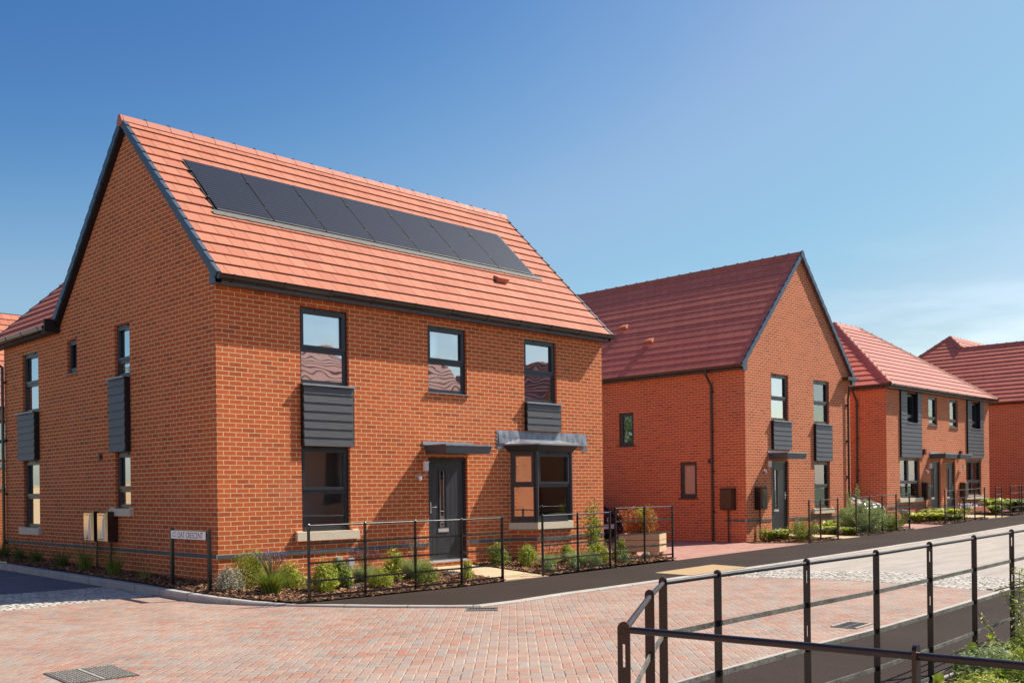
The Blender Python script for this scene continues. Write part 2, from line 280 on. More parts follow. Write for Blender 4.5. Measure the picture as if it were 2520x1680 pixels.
# ------------------------------------------------------------ mesh helpers
class MB:
    def __init__(s): s.v = []; s.f = []; s.mi = []; s.uv = []
    def face(s, pts, mi=0, uv=None):
        n = len(s.v); s.v += [tuple(p) for p in pts]; s.f.append(tuple(range(n, n+len(pts)))); s.mi.append(mi); s.uv.append(uv)
    def solid(s, P, mi=0):     # 8 corners: 0-3 bottom loop, 4-7 top loop
        n = len(s.v); s.v += [tuple(p) for p in P]
        for q in ((3, 2, 1, 0), (4, 5, 6, 7), (0, 1, 5, 4), (1, 2, 6, 5), (2, 3, 7, 6), (3, 0, 4, 7)):
            s.f.append(tuple(n+i for i in q)); s.mi.append(mi); s.uv.append(None)
    def box(s, a0, a1, b0, b1, c0, c1, mi=0, T=None):
        P = [(a0, b0, c0), (a1, b0, c0), (a1, b1, c0), (a0, b1, c0), (a0, b0, c1), (a1, b0, c1), (a1, b1, c1), (a0, b1, c1)]
        if T: P = [T(*p) for p in P]
        s.solid(P, mi)
    def tube(s, pts, r, n=8, mi=0, cap=True, taper=None):
        pts = [Vector(p) for p in pts]; rings = []; base = len(s.v)
        for i, p in enumerate(pts):
            d = (pts[min(i+1, len(pts)-1)]-pts[max(i-1, 0)]).normalized()
            up = Vector((0, 0, 1)) if abs(d.z) < .95 else Vector((1, 0, 0))
            x = d.cross(up).normalized(); y = d.cross(x)
            rr = r if taper is None else r*(1+(taper-1)*i/(len(pts)-1))
            for k in range(n): a = 2*pi*k/n; s.v.append(tuple(p+x*cos(a)*rr+y*sin(a)*rr))
        for i in range(len(pts)-1):
            for k in range(n):
                s.f.append((base+i*n+k, base+i*n+(k+1) % n, base+(i+1)*n+(k+1) % n, base+(i+1)*n+k)); s.mi.append(mi); s.uv.append(None)
        if cap:
            s.f.append(tuple(base+k for k in range(n))[::-1]); s.mi.append(mi); s.uv.append(None)
            s.f.append(tuple(base+(len(pts)-1)*n+k for k in range(n))); s.mi.append(mi); s.uv.append(None)
    def sweep(s, prof, path, closed=True, mi=0, T=None):   # prof [(x,y)], path of frames (origin, ex, ey)
        base = len(s.v); n = len(prof)
        for (o, ex, ey) in path:
            for (a, c) in prof: s.v.append(tuple(Vector(o)+Vector(ex)*a+Vector(ey)*c))
        m = n if closed else n-1
        for i in range(len(path)-1):
            for k in range(m):
                s.f.append((base+i*n+k, base+i*n+(k+1) % n, base+(i+1)*n+(k+1) % n, base+(i+1)*n+k)); s.mi.append(mi); s.uv.append(None)
        if closed:
            s.f.append(tuple(base+k for k in range(n))[::-1]); s.mi.append(mi); s.uv.append(None)
            s.f.append(tuple(base+(len(path)-1)*n+k for k in range(n))); s.mi.append(mi); s.uv.append(None)
    def build(s, name, mats, parent=None, smooth=False, fix=True, loc=None):
        me = bpy.data.meshes.new(name); me.from_pydata(s.v, [], s.f)
        if not isinstance(mats, (list, tuple)): mats = [mats]
        for m in mats: me.materials.append(MT[m] if isinstance(m, str) else m)
        me.polygons.foreach_set('material_index', s.mi)
        if any(u is not None for u in s.uv):
            ul = me.uv_layers.new(name='UVMap'); k = 0
            for f, u in zip(me.polygons, s.uv):
                for i in range(f.loop_total):
                    ul.data[f.loop_start+i].uv = u[i] if u is not None else (0.1, 0.1)
        if fix:
            bm = bmesh.new(); bm.from_mesh(me); bmesh.ops.recalc_face_normals(bm, faces=bm.faces); bm.to_mesh(me); bm.free()
        if smooth:
            for p in me.polygons: p.use_smooth = True
        me.update()
        o = bpy.data.objects.new(name, me); COL.objects.link(o)
        if parent is not None: o.parent = parent
        if loc is not None: o.location = loc
        return o
def tag(o, label, cat, group=None, kind=None):
    if label: o['label'] = label
    if cat: o['category'] = cat
    if group: o['group'] = group
    if kind: o['kind'] = kind
    return o
def thing(name, label, cat, loc=(0, 0, 0), rz=0, group=None):
    o = bpy.data.objects.new(name, None); COL.objects.link(o); o.location = loc; o.rotation_euler = (0, 0, rz); o.empty_display_size = .3
    return tag(o, label, cat, group)
def F(d0=0.0): return lambda a, d, z: (a, d0-d, z)        # facade facing -y
def S(x0=0.0): return lambda a, d, z: (x0-d, a, z)        # facade facing -x

# ------------------------------------------------------------ terrain heights
ZU = [(-60, -.25), (4, -.25), (10, -.22), (14, -.17), (18, -.12), (25.5, .03), (35, .22), (50, .5), (120, 1.5)]
def zr(u, w):
    z = ZU[0][1]
    for (a, za), (c, zc) in zip(ZU, ZU[1:]):
        if a <= u <= c: z = za+(zc-za)*(u-a)/(c-a)
    if u > 120: z = 1.5
    if u < 1: z += max(0, min(w, 20)+1)*.012*min(1, 1-u)
    return z
def sheet(name, poly, mat, zf, step=1.0, kind='structure', uv=False):
    bm = bmesh.new(); bm.faces.new([bm.verts.new((p[0], p[1], 0)) for p in poly])
    xs = [p[0] for p in poly]; ys = [p[1] for p in poly]
    def cut(ax, v):
        no = (1, 0, 0) if ax == 0 else (0, 1, 0); co = (v, 0, 0) if ax == 0 else (0, v, 0)
        bmesh.ops.bisect_plane(bm, geom=bm.verts[:]+bm.edges[:]+bm.faces[:], plane_co=co, plane_no=no)
    v = math.floor(min(xs)/step)*step+step*.503
    while v < max(xs): cut(0, v); v += step
    v = math.floor(min(ys)/step)*step+step*.503
    while v < max(ys): cut(1, v); v += step
    for q in bm.verts: q.co.z = zf(q.co.x, q.co.y)
    bmesh.ops.triangulate(bm, faces=bm.faces)
    for f in bm.faces:
        if f.normal.z < 0: f.normal_flip()
    me = bpy.data.meshes.new(name); bm.to_mesh(me); bm.free(); me.materials.append(MT[mat])
    o = bpy.data.objects.new(name, me); COL.objects.link(o)
    if kind: o['kind'] = kind
    return o

# ------------------------------------------------------------ house components
def wall(parent, name, T, a0, a1, z0, z1, openings, mat, gable=None, reveal=.1, base_out=0.0):
    """sheet wall with openings cut out, brick reveals turned inwards and an inner leaf; gable=(apex_a, apex_z)"""
    m = MB(); A = sorted({a0, a1}|{x for o in openings for x in o[:2]}); Z = sorted({z0, z1}|{x for o in openings for x in o[2:4]})
    for i in range(len(A)-1):
        for j in range(len(Z)-1):
            ca = (A[i]+A[i+1])/2; cz = (Z[j]+Z[j+1])/2
            if any(o[0] < ca < o[1] and o[2] < cz < o[3] for o in openings): continue
            for d in (0, -.28): m.face([T(A[i], d, Z[j]), T(A[i+1], d, Z[j]), T(A[i+1], d, Z[j+1]), T(A[i], d, Z[j+1])])
    if gable:
        for d in (0, -.28): m.face([T(a0, d, z1), T(a1, d, z1), T(gable[0], d, gable[1])])
    for (x0, x1, y0, y1) in openings:
        for q in (((x0, y0), (x0, y1)), ((x1, y0), (x1, y1)), ((x0, y0), (x1, y0)), ((x0, y1), (x1, y1))):
            m.face([T(q[0][0], 0, q[0][1]), T(q[1][0], 0, q[1][1]), T(q[1][0], -.28, q[1][1]), T(q[0][0], -.28, q[0][1])])
    return m.build(name, mat, parent, fix=False)

def window(parent, T, a0, a1, z0, z1, split=.47, upper=True, glass='glass', blind=None, vent=True, mull=None, frost=False, setb=.06, sill=None):
    m = MB(); fw = .055; B = lambda *k: m.box(*k, T=T)
    d1 = -setb; d0 = d1-.07
    B(a0+.002, a0+fw, d0, d1, z0+.002, z1-.002); B(a1-fw, a1-.002, d0, d1, z0+.002, z1-.002)
    B(a0+fw, a1-fw, d0, d1, z0+.002, z0+fw+.02); B(a0+fw, a1-fw, d0, d1, z1-fw, z1-.002)
    zs = z0+(z1-z0)*split if split else None
    cells = []
    cols = [(a0+fw, a1-fw)]
    if mull: cm = a0+(a1-a0)*mull; B(cm-.03, cm+.03, d0, d1, z0+fw+.02, z1-fw); cols = [(a0+fw, cm-.03), (cm+.03, a1-fw)]
    for (c0, c1) in cols:
        if zs:
            B(c0, c1, d0, d1, zs-.035, zs+.035)
            cells += [(c0, c1, z0+fw+.02, zs-.035, not upper), (c0, c1, zs+.035, z1-fw, upper)]
        else: cells += [(c0, c1, z0+fw+.02, z1-fw, True)]
    for (c0, c1, y0, y1, sash) in cells:
        if sash:
            s = .042; e = d1+.016
            B(c0-.012, c0+s, d1-.03, e, y0-.012, y1+.012); B(c1-s, c1+.012, d1-.03, e, y0-.012, y1+.012)
            B(c0+s, c1-s, d1-.03, e, y0-.012, y0+s); B(c0+s, c1-s, d1-.03, e, y1-s, y1+.012)
    if vent: B((a0+a1)/2-.17, (a0+a1)/2+.17, d1, d1+.028, z1-.048, z1-.022)
    w = m.build('window', 'frame', parent)
    for (c0, c1, y0, y1, sash) in cells:
        g = MB(); g.box(c0-.004, c1+.004, d0+.022, d0+.03, y0-.004, y1+.004, T=T); g.build('pane', 'frost' if frost else glass, w)
    if blind:
        bz0, bz1, pitch = blind; g = MB(); z = bz1
        while z > bz0:
            g.solid([T(a, d, zz) for (a, d, zz) in ((a0+.07, -.20, z-.004), (a1-.07, -.20, z-.004), (a1-.07, -.17, z-.028), (a0+.07, -.17, z-.028), (a0+.07, -.20, z), (a1-.07, -.20, z), (a1-.07, -.17, z-.024), (a0+.07, -.17, z-.024))]); z -= pitch
        g.build('blind', 'blind', w)
    if sill:
        so, sh, side, mat = sill; g = MB(); g.box(a0-side, a1+side, -.05 if so > .06 else -.06, so, z0-sh, z0-.001, T=T)
        if so > .06: g.box(a0-side, a0-.012, -.0, so*.55, z0-.001, z0+.018, T=T); g.box(a1+.012, a1+side, -.0, so*.55, z0-.001, z0+.018, T=T)
        g.build('sill', mat, w)
    return w

def room(parent, T, a0, a1, z0, z1, depth=1.0):
    m = MB(); q0, q1, y0, y1 = a0, a1, z0, z1; a0 -= .25; a1 += .35; z0 -= .5; z1 += .3; d0 = -.30; d1 = -depth
    P = lambda a, d, z: T(a, d, z)
    m.face([P(a0, d1, z0), P(a1, d1, z0), P(a1, d1, z1), P(a0, d1, z1)])
    for a in (a0, a1): m.face([P(a, d0, z0), P(a, d1, z0), P(a, d1, z1), P(a, d0, z1)])
    for z in (z0, z1): m.face([P(a0, d0, z), P(a1, d0, z), P(a1, d1, z), P(a0, d1, z)])
    for (p0, p1) in (((q0+.003, y0+.003), (q0+.003, y1-.003)), ((q1-.003, y0+.003), (q1-.003, y1-.003)), ((q0+.003, y1-.003), (q1-.003, y1-.003)), ((q0+.003, y0+.003), (q1-.003, y0+.003))):
        m.face([P(p0[0], -.145, p0[1]), P(p1[0], -.145, p1[1]), P(p1[0], -.30, p1[1]), P(p0[0], -.30, p0[1])])
    m.build('room_lining', 'room', parent, fix=False)

def clad_panel(parent, T, a0, a1, z0, z1, out=.07, cap=True, boards=.15):
    m = MB(); n = max(2, round((z1-z0)/boards)); h = (z1-z0)/n
    for i in range(n):
        y0 = z0+i*h; y1 = y0+h
        P = [(a0+.012, 0.001, y0), (a1-.012, 0.001, y0), (a1-.012, out+.016, y0), (a0+.012, out+.016, y0), (a0+.012, 0.001, y1-.0015), (a1-.012, 0.001, y1-.0015), (a1-.012, out, y1-.0015), (a0+.012, out, y1-.0015)]
        m.solid([T(*p) for p in P])
    o = m.build('cladding_panel', 'clad', parent)
    for (x0_, x1_) in ((a0-.008, a0+.010), (a1-.010, a1+.008)):
        t = MB(); t.box(x0_, x1_, 0, out+.004, z0, z1, T=T); t.build('edge_trim', 'dark', o)
    if cap:
        c = MB(); c.box(a0-.03, a1+.03, -.06, out+.05, z1+.001, z1+.014, T=T); c.box(a0-.03, a1+.03, out+.03, out+.05, z1-.018, z1+.001, T=T); c.build('cap_flashing', 'cap', o)
    return o

def door(parent, T, a0, a1, z0, z1, glaze_a=.42, handle_left=True):
    m = MB(); f = .055; d1 = -.055
    m.box(a0+.002, a0+f, d1-.07, d1, z0, z1, T=T); m.box(a1-f, a1-.002, d1-.07, d1, z0, z1, T=T); m.box(a0+f, a1-f, d1-.07, d1, z1-f, z1-.002, T=T)
    l = MB(); dl = d1-.02; g0 = a0+(a1-a0)*glaze_a-.075; g1 = g0+.15; y0 = z0+.66; y1 = z1-.27
    for (x0, x1, c0, c1) in ((a0+f, g0, z0+.03, z1-f), (g1, a1-f, z0+.03, z1-f), (g0, g1, z0+.03, y0), (g0, g1, y1, z1-f)):
        l.box(x0, x1, dl-.045, dl, c0, c1, T=T)
    for (x0, x1, c0, c1) in ((g0-.03, g0, y0-.03, y1+.03), (g1, g1+.03, y0-.03, y1+.03), (g0, g1, y0-.03, y0), (g0, g1, y1, y1+.03)):
        l.box(x0, x1, dl, dl+.014, c0, c1, T=T)
    l.box(g0-.14, g1+.14, dl, dl+.005, y1+.07, y1+.18, T=T)
    n = 7
    for i in range(n):
        xa = a0+f+.03+(a1-a0-2*f-.06)*(i+.5)/n
        if not (g0-.06 < xa < g1+.06): l.box(xa-.0025, xa+.0025, dl, dl+.003, z0+.10, z1-.35, T=T)
    leaf = l.build('door', 'door', parent)
    m.build('door_frame', 'frame', leaf)
    g = MB(); g.box(g0, g1, dl-.03, dl-.022, y0, y1, T=T); g.build('door_glazing', 'glass_hi', leaf)
    g = MB()
    for zz in (y1-.09, y0+.09, y1-.16, y0+.14): g.box(g0, g1, dl-.022, dl-.018, zz-.003, zz+.003, T=T)
    for aa in (g0+.03, g1-.03): g.box(aa-.003, aa+.003, dl-.022, dl-.018, y0, y1, T=T)
    g.build('lead_strip', 'chrome', leaf)
    hx = a0+f+.05 if handle_left else a1-f-.05; s = 1 if handle_left else -1
    g = MB(); g.box(hx-.018, hx+.018, dl, dl+.012, z0+.92, z0+1.14, T=T); g.tube([T(hx, dl, z0+1.04), T(hx, dl+.05, z0+1.04), T(hx+s*.11, dl+.05, z0+1.04)], .009, 8); g.build('handle', 'chrome', leaf)
    c = (g0+g1)/2; g = MB(); g.box(c-.13, c+.13, dl, dl+.014, z0+.56, z0+.63, T=T); g.build('letter_plate', 'chrome', leaf)
    g = MB(); g.box(a0+.0, a1-.0, d1-.1, .035, z0-.02, z0+.004, T=T); g.box(a0+.01, a1-.01, d1-.07, -.005, z0+.004, z0+.028, T=T); g.build('threshold', 'chrome', leaf)
    return leaf

def canopy(parent, T, a0, a1, z0, z1, out=.6, back=None):
    m = MB(); i = .035
    P = [(a0+i, 0.002, z0), (a1-i, 0.002, z0), (a1-i, out-i, z0), (a0+i, out-i, z0), (a0, 0.002, z1), (a1, 0.002, z1), (a1, out, z1), (a0, out, z1)]
    m.solid([T(*p) for p in P]); o = m.build('canopy', 'fascia', parent)
    c = MB(); c.box(a0-.02, a1+.02, 0.002, out+.02, z1+.001, z1+.016, T=T); c.box(a0-.02, a1+.02, out+.006, out+.02, z1-.012, z1+.001, T=T)
    for q in range(4): xx = a0+.15+(a1-a0-.3)*q/3; c.box(xx-.006, xx+.006, out+.02, out+.024, z1-.004, z1+.006, T=T)
    c.build('top_trim', 'cap', o)
    if back: c = MB(); c.box(back[0], back[1], 0.003, .02, z1+.02, z1+.085, T=T); c.build('flashing', 'cap', o)
    return o

def lamp(parent, T, a, z):
    m = MB(); m.tube([T(a+.03, .12, z-.07), T(a+.03, .12, z+.10)], .055, 12); l = m.build('wall_lamp', 'white', parent, smooth=False)
    c = MB(); c.tube([T(a+.03, .12, z+.09), T(a+.03, .12, z+.10)], .07, 12); c.tube([T(a+.03, .12, z-.07), T(a+.03, .12, z-.16), T(a-.02, .06, z-.17), T(a-.07, .0, z-.17)], .008, 6)
    c.tube([T(a-.07, 0, z-.17), T(a-.07, .02, z-.17)], .045, 12)
    n = 6
    for k in range(n):
        a1 = pi*k/n; a2 = pi*(k+1)/n
        c.tube([T(a-.06, .05, z-.21+.045*cos(a1)), T(a-.06, .05, z-.21+.045*cos(a2))], max(.004, .045*sin((a1+a2)/2)), 10)
    c.build('bracket', 'chrome', l)

def meter_box(parent, T, a, z0, z1, w=.45, out=.22, mat='brown_box', curve=False, ground=0.0):
    m = MB(); m.box(a-w/2, a+w/2, 0.002, out*.8, z0, z1, T=T)
    P = [(a-w/2+.01, out*.8, z0+.01), (a+w/2-.01, out*.8, z0+.01), (a+w/2-.03, out, z0+.025), (a-w/2+.03, out, z0+.025), (a-w/2+.01, out*.8, z1-.0), (a+w/2-.01, out*.8, z1-.0), (a+w/2-.03, out, z1-.03), (a-w/2+.03, out, z1-.03)]
    m.mi = [0]*6; m.solid([T(*p) for p in P], 1); o = m.build('meter_box', ['brown_box' if mat == 'box_film' else mat, mat], parent)
    v = MB()
    for zz in (z0+.055, z1-.06):
        for k in range(2): v.box(a-w*.36+k*w*.38, a-w*.36+k*w*.38+w*.33, out, out+.004, zz-.006, zz+.006, T=T)
    if curve:   # raised curved lip on the box door
        n = 10
        for k in range(n):
            y0 = z0+.05+(z1-z0-.1)*k/n; y1 = z0+.05+(z1-z0-.1)*(k+1)/n; c0 = .07*sin(pi*(k)/n); c1 = .07*sin(pi*(k+1)/n)
            e = a-w/2+.05
            v.solid([T(*p) for p in ((e, out, y0), (e+c0+.004, out, y0), (e+c0+.004, out+.008, y0), (e, out+.002, y0), (e, out, y1), (e+c1+.004, out, y1), (e+c1+.004, out+.008, y1), (e, out+.002, y1))], 1)
    v.build('door_detail', ['dark', 'white' if mat == 'box_film' else mat], o)
    p = MB(); p.tube([T(a, .06, z0), T(a, .06, ground)], .022, 8); p.build('conduit', 'gutter', o)

def downpipe(parent, T, a, ztop, zbot, gut_out=.33, off=.06):
    m = MB(); m.tube([T(a+.02, gut_out*.9, ztop), T(a+.02, gut_out*.9, ztop-.12), T(a, off, ztop-.42), T(a, off, zbot)], .034, 10)
    z = ztop-.6
    while z > zbot: m.box(a-.06, a+.06, 0.002, .05, z-.02, z+.02, T=T); z -= 1.15
    m.build('downpipe', 'gutter', parent)

def slope(parent, name, P0, e, s, L, H, mat, gauge=.345, xl=lambda t: 0.0, xr=None, thick=.03, u0=0.0, mg=.345):
    """stepped courses of interlocking tiles: real overlaps, P0 eave start, e along, s up-slope"""
    P0 = Vector(P0); e = Vector(e).normalized(); s = Vector(s).normalized(); n = e.cross(s).normalized()
    if n.z < 0: n = -n
    if xr is None: xr = lambda t: L
    m = MB(); t = 0.0; k = 0; jr = random.Random(3)
    while t < H-1e-4:
        t1 = min(H, t+gauge); lo = thick; hi = .004
        a0, a1, b0, b1 = xl(t), xr(t), xl(t1), xr(t1)
        if a1-a0 > .02:
            j = jr.uniform(-.003, .003)
            A = P0+s*t+e*a0; B = P0+s*t+e*a1; Cc = P0+s*t1+e*b1; D = P0+s*t1+e*b0
            q = [A+n*(lo+j), B+n*(lo+j), Cc+n*hi, D+n*hi]
            fr = (t1-t)/gauge*mg; m.face(q, 0, [(a0+u0, k*mg+.0001), (a1+u0, k*mg+.0001), (b1+u0, k*mg+fr-.0001), (b0+u0, k*mg+fr-.0001)])
            m.face([A-n*.02, B-n*.02, B+n*(lo+j), A+n*(lo+j)], 0, [(a0+u0, k*mg+.1)]*4)
            m.face([A-n*.02, A+n*(lo+j), D+n*hi, D-n*.02], 0, [(a0+.1, k*mg+.1)]*4); m.face([B-n*.02, Cc-n*.02, Cc+n*hi, B+n*(lo+j)], 0, [(a0+.1, k*mg+.1)]*4)
            m.face([A-n*.02, D-n*.02, Cc-n*.02, B-n*.02], 0, [(a0+.1, k*mg+.1)]*4)
        t = t1; k += 1
    return m.build(name, mat, parent, fix=False)

def gutter(parent, A, B, outv, r=.058, dp=1.55):
    A = Vector(A); B = Vector(B); o = Vector(outv).normalized(); up = Vector((0, 0, 1)); d = (B-A); Ln = d.length; d.normalize()
    prof = []
    for k in range(9): a = pi*k/8; prof.append((-cos(a)*r, -sin(a)*r*dp))
    for k in range(9): a = pi*(8-k)/8; prof.append((-cos(a)*(r-.006), -sin(a)*(r*dp-.006)))
    m = MB(); c = A+o*(r+.004)
    m.sweep(prof, [(c, o, up), (c+d*Ln, o, up)])
    x = .25
    while x < Ln:
        p2 = []
        for k in range(9): a = pi*k/8; p2.append((-cos(a)*(r+.010), -sin(a)*(r*dp+.012)+.006))
        for k in range(9): a = pi*(8-k)/8; p2.append((-cos(a)*(r-.0), -sin(a)*(r*dp-.0)+.006))
        q = c+d*x; m.sweep(p2, [(q-d*.012, o, up), (q+d*.012, o, up)])
        m.solid([tuple(q+d*sx+o*ox+up*uz) for (sx, ox, uz) in ((-.02, -r-.004, -.11), (.02, -r-.004, -.11), (.02, -r+.03, -.07), (-.02, -r+.03, -.07), (-.02, -r-.004, -.02), (.02, -r-.004, -.02), (.02, -r+.03, -.02), (-.02, -r+.03, -.02))])
        x += .92
    for q in (c, c+d*Ln): m.sweep(prof[:9], [(q-d*.006, o, up), (q+d*.006, o, up)])
    m.build('gutter', 'gutter', parent, fix=True)

def verge(parent, A, B, outv, upv, gauge=.345, mat='verge', w=.055, h=.13):
    """stepped dry verge caps from eave A up to ridge B"""
    A = Vector(A); B = Vector(B); d = (B-A); Ln = d.length; d.normalize(); o = Vector(outv); n = Vector(upv)
    m = MB(); t = 0
    while t < Ln-.02:
        t1 = min(Ln, t+gauge)
        lo, hi = .045, .022
        P = []
        for (tt, tp) in ((t, lo), (t1+.0, hi)):
            q = A+d*tt
            P.append([q-n*(h-tp)+o*0.0, q-n*(h-tp)+o*w, q+n*tp+o*w, q+n*tp-o*.05])
        a, c = P
        m.solid([a[0], a[1], c[1], c[0], a[3], a[2], c[2], c[3]])
        t = t1
    m.build('verge', mat, parent)

def ridge(parent, A, B, sidev, mat='ridge', r=.12, drop=.075, seg=.45, name='ridge', lift=.02):
    A = Vector(A); B = Vector(B); d = B-A; Ln = d.length; d.normalize(); s = Vector(sidev).normalized(); up = s.cross(d).normalized()
    if up.z < 0: up = -up
    m = MB(); t = 0; g = .012
    while t < Ln-.03:
        t1 = min(Ln, t+seg)
        prof = [(-r, -drop), (-r*.35, lift), (0, lift+.014), (r*.35, lift), (r, -drop), (r*.9, -drop-.02), (0, -.02), (-r*.9, -drop-.02)]
        m.sweep(prof, [(A+d*(t+g), s, up), (A+d*t1, s, up)])
        if t > 0: m.sweep([(x*.97, y-.004) for x, y in prof], [(A+d*(t-.001), s, up), (A+d*(t+g+.002), s, up)], mi=1); m.solid([tuple(A+d*(t+a)+s*b_+up*c_) for a, b_, c_ in ((-.02, -.02, lift+.01), (.02, -.02, lift+.01), (.02, .02, lift+.01), (-.02, .02, lift+.01), (-.02, -.02, lift+.03), (.02, -.02, lift+.03), (.02, .02, lift+.03), (-.02, .02, lift+.03))], 1)
        t = t1
    m.build(name, [mat, 'dark'], parent)


def gable_house(root, Wd, Dp, axis, ze, tanp, tile, back_only=False): pass

# ------------------------------------------------------------ house 1 (left, with solar panels)
H1 = thing('brick_house', 'large brick house with solar panels on its roof and a bay window by the door', 'house', (0, 0, .008), group='brick houses of the new estate')
ze = 4.647; zt = 4.776; tp = .985; al = math.atan(tp); cs, sn = cos(al), sin(al)
fo = [(1.56, 2.56, .68, 2.14), (1.56, 2.56, 3.20, 4.51), (4.38, 5.38, 3.22, 4.50), (6.99, 7.99, 3.18, 4.50), (4.36, 5.36, 0.0, 1.99), (6.80, 8.02, .62, 2.10)]
wall(H1, 'front_wall', F(), 0, 9.5, -.45, ze, fo, 'brick')
so = [(7.54, 8.47, .67, 2.11), (7.54, 8.47, 3.14, 4.42), (5.50, 5.98, 3.76, 4.44), (3.12, 3.76, 3.50, 4.46), (3.14, 3.80, 1.10, 2.13)]
wall(H1, 'side_wall', S(), 0, 9.6, -.45, ze, so, 'brick')
m = MB()
for x in (0, .28): m.face([(x, 0, ze), (x, 6.3, ze), (x, 6.3, 4.92), (x, 0, 4.92)]); m.face([(x, 0, 4.92), (x, 6.3, 4.92), (x, 3.15, 4.92+3.15*tp)])
m.build('gable', 'brick', H1, fix=False)
m = MB(); m.face([(9.5, 0, -.4), (9.5, 6.3, -.4), (9.5, 6.3, 4.92), (9.5, 0, 4.92)]); m.face([(9.5, 0, 4.92), (9.5, 6.3, 4.92), (9.5, 3.15, 4.92+3.15*tp)])
m.face([(5, 6.3, -.4), (9.5, 6.3, -.4), (9.5, 6.3, 4.92), (5, 6.3, 4.92)]); m.face([(0, 9.6, -.4), (5, 9.6, -.4), (5, 9.6, 4.7), (0, 9.6, 4.7)]); m.face([(5, 6.3, -.4), (5, 9.6, -.4), (5, 9.6, 4.7), (5, 6.3, 4.7)])
m.face([(0, 9.6, 4.7), (5, 9.6, 4.7), (2.5, 9.6, 6.95)])
m.build('rear_wall', 'brick', H1, fix=False)
# engineering brick band, slightly proud
m = MB()
def band(parent, segs, z0=.312, z1=.372, out=.022, ends=()):
    for (T, a0, a1) in segs:
        m = MB(); x = a0; k = 0
        while x < a1-.01:
            x1 = min(a1, x+.215); m.box(x+.003, x1, -.01, out, z0, z1, 0, T); m.box(x-.009, x+.003, -.01, out-.006, z0+.001, z1-.001, 1, T); x = x1+.010; k += 1
        m.build('brick_band', ['slate_brick', 'stone'], parent)
band(H1, [(F(), -.022, 4.36), (F(), 5.36, 6.56), (F(), 8.23, 9.5), (S(), 0.0, 9.6)])
# windows of house 1
T = F()
GC = dict(blind=None)
w = window(H1, T, 1.56, 2.56, 3.20, 4.51, split=.45, glass='glass_hi')
w = window(H1, T, 1.56, 2.56, .68, 2.14, split=.47, sill=(.075, .15, .14, 'stone'))
w = window(H1, T, 4.38, 5.38, 3.22, 4.50, split=.46, glass='glass_hi', sill=(.05, .016, .05, 'cap'))
w = window(H1, T, 6.99, 7.99, 3.18, 4.50, split=.46, glass='glass_hi')
clad_panel(H1, T, 1.56, 2.60, 2.14, 3.18); clad_panel(H1, T, 6.99, 8.03, 2.58, 3.16)
for r in ((1.56, 2.56, .68, 2.14), (1.56, 2.56, 3.2, 4.5), (4.38, 5.38, 3.22, 4.5), (6.99, 7.99, 3.18, 4.5), (4.36, 5.36, .3, 1.99), (6.8, 8.02, .62, 2.1)): room(H1, T, *r)
T = S()
window(H1, T, 7.54, 8.47, 3.14, 4.42, split=.47, glass='glass_hi'); window(H1, T, 7.54, 8.47, .67, 2.11, split=.45, glass='glass_hi', sill=(.075, .15, .12, 'stone'))
window(H1, T, 5.50, 5.98, 3.76, 4.44, split=None, sill=(.05, .016, .05, 'cap')); window(H1, T, 3.12, 3.76, 3.50, 4.46, split=.30, glass='glass_hi'); window(H1, T, 3.14, 3.80, 1.10, 2.13, split=.32, glass='glass_hi', sill=(.075, .14, .12, 'stone'))
clad_panel(H1, T, 7.52, 8.50, 2.11, 3.12, out=.10); clad_panel(H1, T, 3.12, 3.80, 2.13, 3.47, out=.10)
for r in ((7.54, 8.47, .67, 2.11), (7.54, 8.47, 3.14, 4.42), (3.12, 3.76, 3.50, 4.46), (3.14, 3.8, 1.1, 2.13)): room(H1, T, *r, depth=1.4)
m = MB(); m.box(4.34, 4.48, .002, .02, 2.0, 2.14, T=T); v = m.build('air_vent', 'red', H1); m = MB(); m.tube([(-.02, 4.41, 2.07), (-.035, 4.41, 2.07)], .045, 12); m.build('vent_hole', 'dark', v)
meter_box(H1, T, 4.50, .48, 1.04, w=.38, out=.24, mat='box_film', curve=True, ground=-.05); meter_box(H1, T, 3.88, .48, 1.04, w=.38, out=.24, mat='box_film', curve=True, ground=-.08)
m = MB(); m.tube([(-.30, 9.75, 4.62), (-.30, 9.75, 4.50), (-.07, 9.52, 4.24), (-.07, 9.52, 0)], .034, 10)
for z in (3.9, 2.6, 1.4, .3): m.box(.0, -.07, 9.44, 9.6, z-.02, z+.02)
m.build('downpipe', 'gutter', H1)
# front door, canopy, lamp
T = F(); door(H1, T, 4.36, 5.36, 0.0, 1.99); canopy(H1, T, 4.27, 5.45, 2.05, 2.20, out=.62, back=(4.22, 5.52)); lamp(H1, T, 4.17, 1.80)
for (a, z0, z1, o) in ((2.28, .10, .22, .07), (2.52, .06, .19, .08)): m = MB(); m.box(a-.055, a+.055, .002, o, z0, z1, T=T); m.tube([T(a, .035, z0), T(a, .035, -.16)], .022, 8); m.build('pipe_cover', 'greyplastic', H1)
